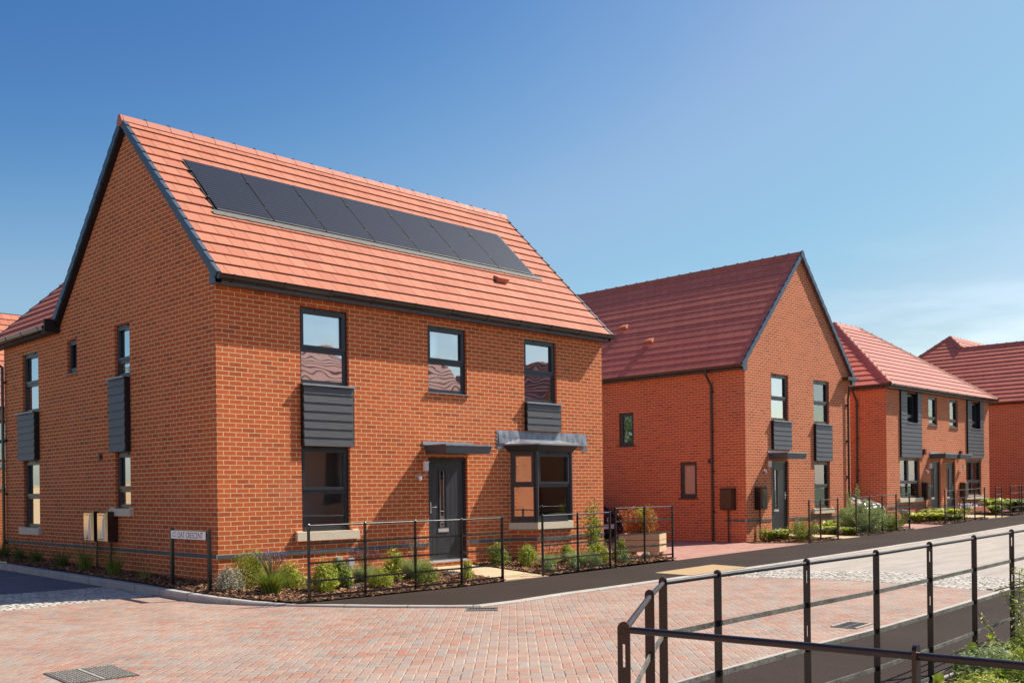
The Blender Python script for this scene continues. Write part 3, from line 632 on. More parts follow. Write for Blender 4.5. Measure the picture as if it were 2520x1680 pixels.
# canted bay window
BD = .42; bp = [(6.56, 0), (6.88, -BD), (7.92, -BD), (8.24, 0)]
m = MB()
for i in range(3): m.face([(*bp[i], -.4), (*bp[i+1], -.4), (*bp[i+1], .53), (*bp[i], .53)])
bay = m.build('bay', 'brick', H1, fix=False)
def off(poly, o):   # push the three bay faces outwards by o
    P = []
    n1 = Vector((-BD, -.32)).normalized(); n1 = Vector((-.42, -.32)).normalized()
    n1 = Vector((-BD, -.32)); n1.normalize(); n3 = Vector((BD, -.32)).normalized()
    k = (1-abs(n1.y))/abs(n1.x)
    return [(6.56-o/abs(n1.x), 0.0), (6.88-o*k, -BD-o), (7.92+o*k, -BD-o), (8.24+o/abs(n1.x), 0.0)]
def ring(z0, z1, o0, o1, name, mat, par, o0b=None):
    m = MB(); A = off(bp, o0); B = off(bp, o1); A2 = off(bp, o0 if o0b is None else o0b)
    for i in range(3):
        m.solid([(*A[i], z0), (*A[i+1], z0), (*B[i+1], z0), (*B[i], z0), (*A2[i], z1), (*A2[i+1], z1), (*B[i+1], z1), (*B[i], z1)])
    return m.build(name, mat, par)
ring(.545, .685, .055, -.10, 'sill', 'stone', bay)
ring(.312, .372, .020, -.02, 'brick_band', 'slate_brick', bay)
bw = ring(.70, .76, .012, -.06, 'window', 'frame', bay)
P = off(bp, 0.0); ZB0, ZB1, ZBS = .76, 2.13, 1.44
def seg_T(p, q):
    p = Vector(p); q = Vector(q); d = (q-p).normalized(); n = Vector((d.y, -d.x))
    return (lambda a, dd, z: (p.x+d.x*a+n.x*dd, p.y+d.y*a+n.y*dd, z)), (q-p).length
for i in range(3):
    T2, Ln = seg_T(P[i], P[i+1]); m = MB(); g = MB(); fw = .065
    for (x0, x1) in ((0.0, fw), (Ln-fw, Ln)): m.box(x0, x1, -.06, .003, ZB0, ZB1, T=T2)
    m.box(fw, Ln-fw, -.06, .003, ZB1-.06, ZB1, T=T2); m.box(fw, Ln-fw, -.06, .003, ZB0, ZB0+.05, T=T2); m.box(fw, Ln-fw, -.06, .003, ZBS-.035, ZBS+.035, T=T2)
    s = .045; y0, y1 = ZBS+.03, ZB1-.05; x0, x1 = fw-.01, Ln-fw+.01
    for q in ((x0, x0+s, y0, y1), (x1-s, x1, y0, y1), (x0+s, x1-s, y0, y0+s), (x0+s, x1-s, y1-s, y1)): m.box(q[0], q[1], -.03, .022, q[2], q[3], T=T2)
    if i == 1: m.box(Ln/2-.17, Ln/2+.17, .02, .04, ZB1-.05, ZB1-.03, T=T2)
    f_ = m.build('window', 'frame', bay)
    for q in ((fw, Ln-fw, ZB0+.05, ZBS-.035), (fw, Ln-fw, ZBS+.035, ZB1-.06)): g = MB(); g.box(q[0], q[1], -.04, -.032, q[2], q[3], T=T2); g.build('pane', 'glass', f_)
for pnt in (P[1], P[2]): pass
for pnt in (P[1], P[2]):
    m = MB(); m.tube([(pnt[0], pnt[1]-.004, .70), (pnt[0], pnt[1]-.004, 2.14)], .042, 10); m.build('corner_post', 'frame', bay)
br = ring(2.13, 2.26, .05, -.30, 'bay_roof', 'frame', bay, o0b=.17)
ring(2.262, 2.285, .19, .02, 'top_trim', 'cap', bay, o0b=.19)
m = MB(); A = off(bp, .19)
m.face([(*A[0], 2.287), (*A[1], 2.287), (*A[2], 2.287), (*A[3], 2.287)]); m.face([(*A[1], 2.287), (*A[2], 2.287), (8.05, -.012, 2.40), (6.75, -.012, 2.40)]); m.face([(*A[0], 2.287), (*A[1], 2.287), (6.75, -.012, 2.40)]); m.face([(*A[2], 2.287), (*A[3], 2.287), (8.05, -.012, 2.40)])
m.build('roof_top', 'lead', bay, fix=False)
# stepped lead apron dressed against the wall
m = MB(); rr = random.Random(4); N = 46; x0, x1 = 6.22, 8.92; top = []; 
for k in range(N+1):
    x = x0+(x1-x0)*k/N; y = -.014-.0025*sin(k*.9)-.002*sin(k*2.3); top.append((x, y))
for k in range(N):
    a, c = top[k], top[k+1]; zb = 2.30
    m.face([(a[0], -.004, 2.565), (c[0], -.004, 2.565), (c[0], c[1], 2.47), (a[0], a[1], 2.47)]); m.face([(a[0], a[1], 2.47), (c[0], c[1], 2.47), (c[0], c[1]*1.5, 2.38), (a[0], a[1]*1.5, 2.38)]); m.face([(a[0], a[1]*1.5, 2.38), (c[0], c[1]*1.5, 2.38), (c[0], -.03, zb), (a[0], -.03, zb)])
for k in range(5):
    z = 2.56-k*.075
    m.face([(x0+.02, -.008, z), (x0-.10, -.008, z-.005), (x0-.03, -.008, z-.065), (x0+.03, -.008, z-.075)])
    if k > 0: m.face([(x1-.02, -.008, z), (x1+.04, -.008, z), (x1+.015, -.008, z-.065), (x1-.02, -.008, z-.075)])
m.face([(x0+.02, -.008, 2.3), (x0+.14, -.008, 2.3), (x0+.10, -.008, 2.15), (x0+.02, -.008, 2.15)]); m.face([(x1-.14, -.008, 2.3), (x1, -.008, 2.3), (x1, -.008, 2.17), (x1-.12, -.008, 2.17)])
m.build('lead_flashing', 'lead', bay, fix=False)
# roof of house 1
Hm = 3.39/cs; ga = Hm/16
slope(H1, 'roof', (-.04, -.24, zt), (1, 0, 0), (0, cs, sn), 9.58, Hm, 'tile1', ga)
slope(H1, 'roof', (9.54, 6.54, zt), (-1, 0, 0), (0, -cs, sn), 9.58, Hm, 'tile1', ga)
zrg = zt+3.39*tp
ridge(H1, (-.10, 3.15, zrg), (9.60, 3.15, zrg), (0, 1, 0), lift=.05)
m = MB(); m.sweep([(-.12, -.09), (-.045, .05), (0, .068), (.045, .05), (.12, -.09), (.06, -.14), (-.06, -.14)], [((-.13, 3.15, zrg), (0, 1, 0), (0, 0, 1)), ((-.095, 3.15, zrg), (0, 1, 0), (0, 0, 1))]); m.build('ridge_end', 'ridge', H1)
verge(H1, (-.045, -.24, zt), (-.045, 3.15, zrg), (-.07, 0, 0), (0, -sn, cs), ga, w=1); verge(H1, (-.045, 6.57-.12, zt+.12*tp), (-.045, 3.15, zrg), (-.07, 0, 0), (0, sn, cs), ga, w=1)
verge(H1, (9.545, -.24, zt), (9.545, 3.15, zrg), (.055, 0, 0), (0, -sn, cs), ga, w=1); verge(H1, (9.545, 6.57, zt), (9.545, 3.15, zrg), (.055, 0, 0), (0, sn, cs), ga, w=1)
m = MB(); m.box(-.10, 9.58, -.205, -.185, ze+.004, ze+.15); m.box(-.04, 9.54, -.185, .0, ze+.004, ze+.02); m.box(-.10, -.002, -.205, -.004, ze-.002, ze+.17); m.box(9.502, 9.58, -.205, -.004, ze-.002, ze+.17)
m.build('fascia', 'fascia', H1)

gutter(H1, (-.09, -.205, ze+.135), (9.60, -.205, ze+.135), (0, -1, 0))
# black shadow-gap board under the far rake
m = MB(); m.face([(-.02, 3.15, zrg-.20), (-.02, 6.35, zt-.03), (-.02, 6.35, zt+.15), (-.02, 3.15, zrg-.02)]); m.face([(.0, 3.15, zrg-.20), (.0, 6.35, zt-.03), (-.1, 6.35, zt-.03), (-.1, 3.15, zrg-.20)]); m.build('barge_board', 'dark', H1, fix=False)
# rear wing roof, eave towards the side street
tw = .95; aw = math.atan(tw); cw, sw = cos(aw), sin(aw); Hw = 2.74/cw; gw = Hw/12
slope(H1, 'wing_roof', (-.24, 9.82, zt), (0, -1, 0), (cw, 0, sw), 3.42, Hw, 'tile2', gw, xr=lambda t: 3.42+t*.3)
slope(H1, 'wing_roof', (5.24, 6.3, zt), (0, 1, 0), (-cw, 0, sw), 3.52, Hw, 'tile2', gw)
verge(H1, (-.24, 9.83, zt), (2.5, 9.83, zt+2.74*tw), (0, .05, 0), (-sw, 0, cw), gw, w=1); ridge(H1, (2.5, 9.9, zt+2.74*tw), (2.5, 5.2, zt+2.74*tw), (1, 0, 0))
m = MB(); m.box(-.205, -.185, 6.35, 9.86, ze+.004, ze+.15); m.box(-.185, 0, 6.35, 9.86, ze+.004, ze+.02); m.build('fascia', 'dark', H1); m = MB(); m.box(-.30, -.004, 6.345, 6.40, ze-.0, ze+.26); m.build('box_end', 'dark', H1); m = MB(); m.box(-.205, -.004, 9.862, 9.88, ze-.002, ze+.15); m.build('box_end', 'dark', H1)
gutter(H1, (-.205, 6.45, ze+.13), (-.205, 9.95, ze+.13), (-1, 0, 0))
# in-roof solar panels
def rp(x, t, h=0.0): return (x, -.24+cs*t-sn*h, zt+sn*t+cs*h)
t0, t1 = 2.00, 3.63; X0, X1 = .67, 8.52; pw = (X1-X0)/7
m = MB(); m.solid([rp(X0-.03, t0-.15, .0), rp(X1+.05, t0-.15, .0), rp(X1+.05, t1+.01, .0), rp(X0-.03, t1+.01, .0), rp(X0-.03, t0-.15, .034), rp(X1+.05, t0-.15, .034), rp(X1+.05, t1+.01, .030), rp(X0-.03, t1+.01, .030)]); tr = m.build('solar_tray', 'dark', H1)
m = MB(); rr = random.Random(8); N = 90
for k in range(N):
    xa = X0-.10+(X1-X0+.3)*k/N; xb = X0-.10+(X1-X0+.3)*(k+1)/N; e0 = e1 if k else 0.0; e1 = rr.uniform(-.014, .014)
    m.face([rp(xa, t0-.15+e0, .038), rp(xb, t0-.15+e1, .038), rp(xb, t0-.028, .046), rp(xa, t0-.028, .046)])
m.build('flashing_skirt', 'skirt', tr, fix=False)
for k in range(7):
    xa = X0+pw*k+.012; xb = X0+pw*(k+1)-.012
    m = MB(); m.solid([rp(xa, t0, .03), rp(xb, t0, .03), rp(xb, t1, .012), rp(xa, t1, .012), rp(xa, t0, .060), rp(xb, t0, .060), rp(xb, t1, .040), rp(xa, t1, .040)]); p_ = m.build('solar_panel', 'dark', H1)
    g = MB(); g.face([rp(xa+.012, t0+.018, .0625), rp(xb-.012, t0+.018, .0625), rp(xb-.012, t1-.012, .0425), rp(xa+.012, t1-.012, .0425)], 0, [(0, 0), (pw, 0), (pw, t1-t0), (0, t1-t0)]); g.build('cells', 'solar', p_, fix=False)
    g = MB(); g.solid([rp(xa, t0-.008, .05), rp(xb, t0-.008, .05), rp(xb, t0, .05), rp(xa, t0, .05), rp(xa, t0-.008, .063), rp(xb, t0-.008, .063), rp(xb, t0, .063), rp(xa, t0, .063)]); g.build('edge_strip', 'cap', p_)
    g = MB()
    for tt in (t0+.38, t1-.38): g.solid([rp(*q) for q in ((xa-.03, tt-.03, .05), (xa+.006, tt-.03, .05), (xa+.006, tt+.03, .05), (xa-.03, tt+.03, .05), (xa-.03, tt-.03, .062), (xa+.006, tt-.03, .062), (xa+.006, tt+.03, .060), (xa-.03, tt+.03, .060))])
    g.build('clamp', 'dark', p_)
def vent_tile(root, P, e, s, n, w=.32, mat='tile1'):
    P = Vector(P); e = Vector(e); s = Vector(s); n = Vector(n); m = MB()
    q = lambda a, b_, c_: tuple(P+e*a+s*b_+n*c_)
    m.solid([q(-w/2, 0, .0), q(w/2, 0, .0), q(w*.3, .22, .0), q(-w*.3, .22, .0), q(-w/2, 0, .115), q(w/2, 0, .115), q(w*.3, .22, .03), q(-w*.3, .22, .03)]); m.build('vent_tile', 'ridge', root)
vent_tile(H1, rp(7.10, 1.40, .02), (1, 0, 0), (0, cs, sn), (0, -sn, cs))

# ------------------------------------------------------------ house 2 (gable to the street)
H2 = thing('brick_house', 'brick house with its steep gable end facing the street, beside the block paved drive', 'house', (16.65, .75, .075), group='brick houses of the new estate')
ze = 4.60; zt = 4.735; tp = 1.07; al = math.atan(tp); cs, sn = cos(al), sin(al); BK = 'brick2'
fo = [(1.40, 2.39, 3.24, 4.59), (3.90, 4.90, 3.24, 4.58), (3.90, 4.90, .60, 2.06), (1.36, 2.36, 0, 2.05)]
wall(H2, 'front_wall', F(), 0, 6.3, -.4, 4.86, fo, BK, gable=(3.15, 4.86+3.15*tp))
wall(H2, 'side_wall', S(), 0, 9.1, -.5, ze, [(3.96, 4.54, 2.62, 3.64), (1.65, 2.24, .99, 2.05)], BK)
m = MB(); m.face([(6.3, 0, -.4), (6.3, 9.1, -.4), (6.3, 9.1, 4.7), (6.3, 0, 4.7)]); m.face([(0, 9.1, -.4), (6.3, 9.1, -.4), (6.3, 9.1, 4.86), (0, 9.1, 4.86)]); m.face([(0, 9.1, 4.86), (6.3, 9.1, 4.86), (3.15, 9.1, 8.3)]); m.build('rear_wall', BK, H2, fix=False)
band(H2, [(F(), -.022, 1.36), (F(), 2.36, 6.3), (S(), 0.0, .68)])
T = F()
window(H2, T, 1.40, 2.39, 3.24, 4.59, split=.47, glass='glass_hi', blind=(3.28, 3.85, .045)); window(H2, T, 3.90, 4.90, 3.24, 4.58, split=.47, blind=(3.28, 4.5, .045)); window(H2, T, 3.90, 4.90, .60, 2.06, split=.47, blind=(.65, 2.0, .045), sill=(.075, .15, .14, 'stone'))
clad_panel(H2, T, 1.40, 2.44, 2.38, 3.21); clad_panel(H2, T, 3.90, 4.95, 2.08, 3.21)
for r in fo[:3]: room(H2, T, *r, depth=1.3)
door(H2, T, 1.36, 2.36, 0.0, 2.05, glaze_a=.38, handle_left=False); canopy(H2, T, 1.22, 2.34, 2.10, 2.26, out=.62, back=(1.18, 2.3)); lamp(H2, T, 1.05, 1.93)
meter_box(H2, T, .62, .65, 1.28, w=.36, out=.22, mat='black_box', curve=True, ground=-.2)
m = MB(); m.box(2.75, 2.87, .002, .08, .08, .24, T=T); m.tube([T(2.81, .04, .08), T(2.81, .04, -.15)], .025, 8); m.build('pipe_cover', 'greyplastic', H2)
downpipe(H2, T, 6.05, ze-.1, -.1, gut_out=.10)
m = MB(); m.box(5.66, 6.42, .02, .28, ze+.12, ze+.17, T=T); m.box(5.72, 6.36, .05, .24, ze+.08, ze+.12, T=T); m.build('rain_hopper', 'gutter', H2)
T = S()
window(H2, T, 3.96, 4.54, 2.62, 3.64, split=None, vent=False, glass='glass_hi', sill=(.05, .03, .05, 'frame')); window(H2, T, 1.65, 2.24, .99, 2.05, split=None, vent=False, frost=True, sill=(.05, .03, .05, 'frame'))
room(H2, T, 3.96, 4.54, 2.62, 3.64, depth=1.0)
meter_box(H2, T, .55, .65, 1.27, w=.44, out=.20, ground=-.28); downpipe(H2, T, 1.08, ze+.05, -.25)
m = MB(); m.box(1.13, 1.25, .002, .016, 1.99, 2.11, T=T); v = m.build('air_vent', 'red', H2); m = MB(); m.tube([T(1.19, .01, 2.05), T(1.19, .025, 2.05)], .035, 12); m.build('vent_hole', 'dark', v)
Hm = 3.39/cs; ga = Hm/16; zrg = zt+3.39*tp
slope(H2, 'roof', (-.24, 9.2, zt), (0, -1, 0), (cs, 0, sn), 9.24, Hm, 'tile2', ga, thick=.013)
slope(H2, 'roof', (6.54, -.04, zt), (0, 1, 0), (-cs, 0, sn), 9.24, Hm, 'tile2', ga)
ridge(H2, (3.15, -.08, zrg), (3.15, 9.2, zrg), (1, 0, 0), lift=.035)
m = MB(); m.sweep([(-.12, -.09), (-.045, .05), (0, .068), (.045, .05), (.12, -.09), (.06, -.16), (-.06, -.16)], [((3.15, -.12, zrg), (1, 0, 0), (0, 0, 1)), ((3.15, -.075, zrg), (1, 0, 0), (0, 0, 1))]); m.build('ridge_end', 'verge', H2)
verge(H2, (-.24, -.045, zt), (3.15, -.045, zrg), (0, -.06, 0), (-sn, 0, cs), ga, w=1); verge(H2, (6.54, -.045, zt), (3.15, -.045, zrg), (0, -.06, 0), (sn, 0, cs), ga, w=1)
m = MB(); m.box(-.205, -.185, -.08, 9.15, ze+.004, ze+.15); m.box(-.185, 0, -.04, 9.15, ze+.004, ze+.02); m.build('fascia', 'fascia', H2)
for (x0_, x1_) in ((-.205, 0), (6.3, 6.505)): m = MB(); m.box(x0_, x1_, -.09, -.003, ze-.04, ze+.20); m.build('box_end', 'fascia', H2)
gutter(H2, (-.205, -.10, ze+.12), (-.205, 9.15, ze+.12), (-1, 0, 0))
for (y, x) in ((6.18-.75, 18.07-16.65), (4.66-.75, 17.43-16.65)):
    t = (x+.24)/cs; vent_tile(H2, (x-sn*.02, y, zt+sn*t+.02*cs), (0, 1, 0), (cs, 0, sn), (-sn, 0, cs), .3)

# ------------------------------------------------------------ house 3 (pair of semis, hipped roof)
H3 = thing('brick_house', 'semi-detached pair of brick houses with a hipped pink roof and two adjacent front doors', 'house', (25.9, .88, .255), group='brick houses of the new estate')
ze = 4.495; T = F()
fo = [(1.60, 2.49, 3.36, 4.42), (3.57, 4.38, 3.36, 4.42), (5.55, 6.36, 3.34, 4.42), (7.66, 8.53, 3.34, 4.42), (1.05, 2.72, .66, 2.10), (7.13, 8.73, .68, 2.10), (3.72, 4.62, .02, 2.0), (5.18, 6.05, .02, 2.0)]
wall(H3, 'front_wall', T, 0, 9.62, -.5, ze, fo, BK); wall(H3, 'side_wall', S(), 0, 7.6, -.6, ze, [], BK)
m = MB(); m.face([(9.62, 0, -.4), (9.62, 7.6, -.4), (9.62, 7.6, ze), (9.62, 0, ze)]); m.face([(0, 7.6, -.4), (9.62, 7.6, -.4), (9.62, 7.6, ze), (0, 7.6, ze)]); m.build('rear_wall', BK, H3, fix=False)
band(H3, [(T, -.022, 3.72), (T, 4.62, 5.18), (T, 6.05, 9.62)])
for (a0, a1, o0, o1, z0) in ((1.09, 2.83, 1.60, 2.49, 2.12), (7.22, 8.90, 7.66, 8.53, 2.18)):
    p = clad_panel(H3, T, a0, a1, z0, 3.33, out=.05, cap=False); clad_panel(H3, T, a0, o0, 3.33, ze-.01, out=.05, cap=False); clad_panel(H3, T, o1, a1, 3.33, ze-.01, out=.05, cap=False)
    window(H3, T, o0, o1, 3.36, 4.42, split=.22, upper=True, sill=(.09, .02, .06, 'cap'), setb=.10)
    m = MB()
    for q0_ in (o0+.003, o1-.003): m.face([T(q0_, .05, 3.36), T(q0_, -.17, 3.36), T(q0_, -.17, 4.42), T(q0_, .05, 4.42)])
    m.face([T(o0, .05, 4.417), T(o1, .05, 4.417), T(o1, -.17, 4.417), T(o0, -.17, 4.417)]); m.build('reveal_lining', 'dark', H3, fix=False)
window(H3, T, 3.57, 4.38, 3.36, 4.42, split=.22, blind=(3.4, 4.4, .09), sill=(.05, .02, .04, 'cap')); window(H3, T, 5.55, 6.36, 3.34, 4.42, split=.22, blind=(3.4, 4.4, .09), sill=(.05, .02, .04, 'cap'))
window(H3, T, 1.05, 2.72, .66, 2.10, split=.38, mull=.45, blind=(1.3, 2.05, .05), sill=(.075, .15, .15, 'stone')); window(H3, T, 7.13, 8.73, .68, 2.10, split=.38, mull=.45, blind=(.75, 2.05, .05), sill=(.075, .15, .15, 'stone'))
for r in fo[:6]: room(H3, T, *r, depth=1.1)
door(H3, T, 3.72, 4.62, .02, 2.0, glaze_a=.35); door(H3, T, 5.18, 6.05, .02, 2.0, glaze_a=.35, handle_left=False)
canopy(H3, T, 3.62, 4.74, 2.10, 2.26, back=(3.6, 4.6)); canopy(H3, T, 5.02, 6.14, 2.10, 2.26, back=(5.0, 6.0)); lamp(H3, T, 3.38, 1.80); lamp(H3, T, 6.52, 1.80)
meter_box(H3, T, 3.05, .58, 1.20, w=.34, mat='black_box', curve=True, ground=-.2); meter_box(H3, T, 6.62, .58, 1.20, w=.34, mat='brown_box', ground=-.1)
for a in (3.08, 6.5): m = MB(); m.box(a-.07, a+.07, .002, .09, 2.24, 2.44, T=T); m.build('wall_vent', 'red', H3)
m = MB(); m.box(3.42, 3.56, .002, .10, .05, .20, T=T); m.tube([T(3.49, .05, .05), T(3.49, .05, -.2)], .03, 8); m.build('pipe_cover', 'greyplastic', H3)
downpipe(H3, S(), 1.05, ze+.05, -.3)
zt = ze+.12; E0x, E1x, E0y, E1y = -.24, 9.86, -.24, 7.84; yc = 3.67+.0; ry = 3.80; zr3 = 7.62; fx = 4.05
rl, rr_ = E0x+fx, E1x-fx; run = ry-E0y; rise = zr3-zt
a1_ = math.atan2(rise, run); Hs = run/cos(a1_); kk = fx/Hs
slope(H3, 'roof', (E0x, E0y, zt), (1, 0, 0), (0, cos(a1_), sin(a1_)), E1x-E0x, Hs, 'tile3', Hs/14, xl=lambda t: t*kk, xr=lambda t: E1x-E0x-t*kk)
slope(H3, 'roof', (E1x, E1y, zt), (-1, 0, 0), (0, -cos(a1_), sin(a1_)), E1x-E0x, Hs, 'tile3', Hs/14, xl=lambda t: t*kk, xr=lambda t: E1x-E0x-t*kk)
a2_ = math.atan2(rise, fx); H2s = fx/cos(a2_); k2_ = run/H2s
for (x, e, sx) in ((E0x, -1, 1), (E1x, 1, -1)):
    slope(H3, 'roof', (x, E1y if e < 0 else E0y, zt), (0, e, 0), (sx*cos(a2_), 0, sin(a2_)), E1y-E0y, H2s, 'tile2', H2s/14, xl=lambda t: t*k2_, xr=lambda t: E1y-E0y-t*k2_)
ridge(H3, (rl, ry, zr3), (rr_, ry, zr3), (0, 1, 0), lift=.05)
for (x0, y0, x1) in ((E0x, E0y, rl), (E1x, E0y, rr_), (E0x, E1y, rl), (E1x, E1y, rr_)):
    A = Vector((x0, y0, zt+.02)); B = Vector((x1, ry, zr3)); d = B-A; ridge(H3, A, B, Vector((0, 0, 1)).cross(d), name='hip', r=.14, lift=.07)
m = MB(); m.box(-.205, 9.825, -.205, -.185, ze+.004, ze+.16); m.box(-.185, 9.8, -.185, 0, ze+.004, ze+.02); m.box(-.205, -.185, -.185, 7.8, ze+.004, ze+.14); m.box(-.185, 0, 0, 7.7, ze+.004, ze+.02); m.build('fascia', 'fascia', H3)
gutter(H3, (-.26, -.205, ze+.13), (9.88, -.205, ze+.13), (0, -1, 0)); gutter(H3, (-.205, -.26, ze+.13), (-.205, 7.8, ze+.13), (-1, 0, 0))

# ------------------------------------------------------------ house 4 (right edge)
H4 = thing('brick_house', 'brick house at the right edge, dark red roof with a hipped cross roof behind', 'house', (41, 0, .425), group='brick houses of the new estate')
ze = 4.64
wall(H4, 'side_wall', S(), -2.0, 10.0, -.6, ze, [], BK); wall(H4, 'front_wall', F(-2.0), 0, 6.3, -.6, ze+.2, [(1.4, 2.4, 3.2, 4.5), (3.9, 4.9, 3.2, 4.5), (1.4, 2.4, 0, 2.05), (3.9, 4.9, .6, 2.06)], BK, gable=(3.15, 7.5))
T = F(-2.0); window(H4, T, 1.4, 2.4, 3.2, 4.5); window(H4, T, 3.9, 4.9, 3.2, 4.5); window(H4, T, 3.9, 4.9, .6, 2.06); door(H4, T, 1.4, 2.4, 0, 2.05)
m = MB(); m.face([(6.3, -2, -.4), (6.3, 6, -.4), (6.3, 6, ze), (6.3, -2, ze)]); m.face([(0, 10, -.4), (9, 10, -.4), (9, 10, ze), (0, 10, ze)]); m.face([(9, 2, -.4), (9, 10, -.4), (9, 10, ze), (9, 2, ze)]); m.build('rear_wall', BK, H4, fix=False)
zt = ze+.09; tp = .90; al = math.atan(tp); cs, sn = cos(al), sin(al); x0 = -.30
# slope towards the drive: main roof plus the hip of the cross roof share one plane
ytop = 6.1; xa = 4.0; Hh = (xa-x0)/cs; Hr = (3.15-x0)/cs
def xr4(t):
    x = x0+t*cs
    return 12.7 if x < 3.15 else max(0.0, 10.4-(ytop-(xa-x)))
slope(H4, 'roof', (x0, 10.4, zt), (0, -1, 0), (cs, 0, sn), 12.7, Hh, 'tile2', .318, xl=lambda t: t*cs*((10.4-ytop)/(xa-x0)), xr=xr4)
slope(H4, 'roof', (6.6, -2.3, zt), (0, 1, 0), (-cs, 0, sn), 9.0, Hr, 'tile2', .318)
zm = zt+(3.15-x0)*tp; za = zt+(xa-x0)*tp
ridge(H4, (3.15, -2.35, zm), (3.15, 5.1, zm), (1, 0, 0), lift=.05); ridge(H4, (xa, ytop, za), (9.5, ytop, za), (0, 1, 0), lift=.05)
A = Vector((x0, 10.4, zt)); B = Vector((xa, ytop, za)); ridge(H4, A, B, Vector((0, 0, 1)).cross(B-A), name='hip', r=.14, lift=.07)
A = Vector((3.10, ytop-.93, zm+.02)); ridge(H4, A, B, Vector((0, 0, 1)).cross(B-A), name='hip', r=.14, lift=.07)
yy = ytop-4.3; Lr = 5.5; s3 = Vector((0, ytop-yy, za-zt)); hh = s3.length
slope(H4, 'cross_roof', (xa, yy, zt), (1, 0, 0), tuple(s3), Lr, hh, 'tile3', .318, xl=lambda t: -(1-t/hh)*0.9)
slope(H4, 'cross_roof', (9.5, 10.4, zt), (-1, 0, 0), tuple(Vector((0, -4.3, za-zt))), Lr+4, hh, 'tile3', .318, xr=lambda t: 5.5+4.3*(1-t/hh))
verge(H4, (x0, -2.345, zt), (3.15, -2.345, zm), (0, -.06, 0), (-sn, 0, cs), .318, w=1); verge(H4, (6.6, -2.345, zt), (3.15, -2.345, zm), (0, -.06, 0), (sn, 0, cs), .318, w=1)
m = MB(); m.box(-.205, -.185, -2.3, 10.3, ze+.004, ze+.15); m.box(-.185, 0, -2.3, 10.3, ze+.004, ze+.02); m.build('fascia', 'fascia', H4); gutter(H4, (-.205, -2.3, ze+.08), (-.205, 10.3, ze+.08), (-1, 0, 0))

# ------------------------------------------------------------ ground, streets, kerbs
KL = [(-.84, 16), (-.79, 8), (-.75, 2.5), (-.76, .8), (-.79, -.4), (-.70, -1.0), (-.47, -1.7), (-.18, -2.2), (.20, -2.85), (.65, -3.54), (1.15, -4.18), (1.45, -4.50)]
KR = [(1.45, -4.50), (2.2, -4.50), (3.4, -4.34), (6.0, -4.22), (10, -4.03), (14, -3.90), (17, -3.75), (20, -3.72), (26, -3.50), (40, -3.25), (70, -2.6)]
def krb(p): return .115 if p[1] > -.7 else (.028 if p[1] < -2.2 else .028+.087*(p[1]+2.2)/1.5)
def normals(P):
    N = []
    for i in range(len(P)):
        a = Vector(P[max(0, i-1)]); c = Vector(P[min(len(P)-1, i+1)]); d = (c-a).normalized(); N.append(Vector((-d.y, d.x)))
    return N
def resample(P, st):
    out = [P[0]]
    for a, c in zip(P, P[1:]):
        n = max(1, int((Vector(c)-Vector(a)).length/st))
        for k in range(1, n+1): out.append((a[0]+(c[0]-a[0])*k/n, a[1]+(c[1]-a[1])*k/n))
    return out
def kerb(name, P, wd, hf, side=1, base=-.15):
    P = resample(P, .8); N = normals(P); m = MB(); s = 0; rows = []
    for p, n in zip(P, N):
        z = zr(*p); h = hf(p); q = Vector(p); i = q+n*side*wd; c = min(.02, h*.4)
        rows.append([(q.x, q.y, z+base), (q.x, q.y, z+h-c), (q.x+n.x*side*c, q.y+n.y*side*c, z+h), (i.x, i.y, z+h+.002), (i.x, i.y, z+base)])
    for k in range(len(P)-1):
        L_ = (Vector(P[k+1])-Vector(P[k])).length
        for j in range(4): m.face([rows[k][j], rows[k+1][j], rows[k+1][j+1], rows[k][j+1]], 0, [(s, j*.1), (s+L_, j*.1), (s+L_, j*.1+.1), (s, j*.1+.1)])
        s += L_
    o = m.build(name, 'kerb', fix=True); o['kind'] = 'structure'; return o
kerb('kerb', KL, .14, krb); kerb('kerb', KR, .125, lambda p: .028)
NE = [(-6.2, -16), (-5.4, -12.9), (-4.3, -11.2), (-2.8, -10.1), (-1.2, -9.66), (.4, -9.55), (2.7, -9.48), (4.5, -9.37), (6.2, -9.24), (7.8, -9.12), (14, -8.9), (26, -8.55), (60, -7.6)]
kerb('kerb', NE, .17, lambda p: .028, side=-1)
NL = [(-5.6, -16), (-4.6, -13.0), (-3.5, -11.75), (-1.5, -11.28), (1, -11.16), (4, -11.05), (9, -10.8), (60, -9.4)]
kerb('kerb', NL, .05, lambda p: .045, side=-1)
def inset(P, o, side=1): return [(p[0]+n.x*o*side, p[1]+n.y*o*side) for p, n in zip(P, normals(P))]
BE = [(-.06, -2.38), (1.23, -2.36), (3.1, -2.33), (4.2, -2.2), (5.3, -2.13), (7.44, -1.98), (9.78, -1.80), (16.6, -1.50), (22.4, -1.40), (29, -1.28), (40, -1.2), (70, -.8)]
zf = lambda o: (lambda x, y: zr(x, y)+o)
sheet('ground', [(-160, -160), (260, -160), (260, 260), (-160, 260)], 'grass', zf(-.16), step=10)
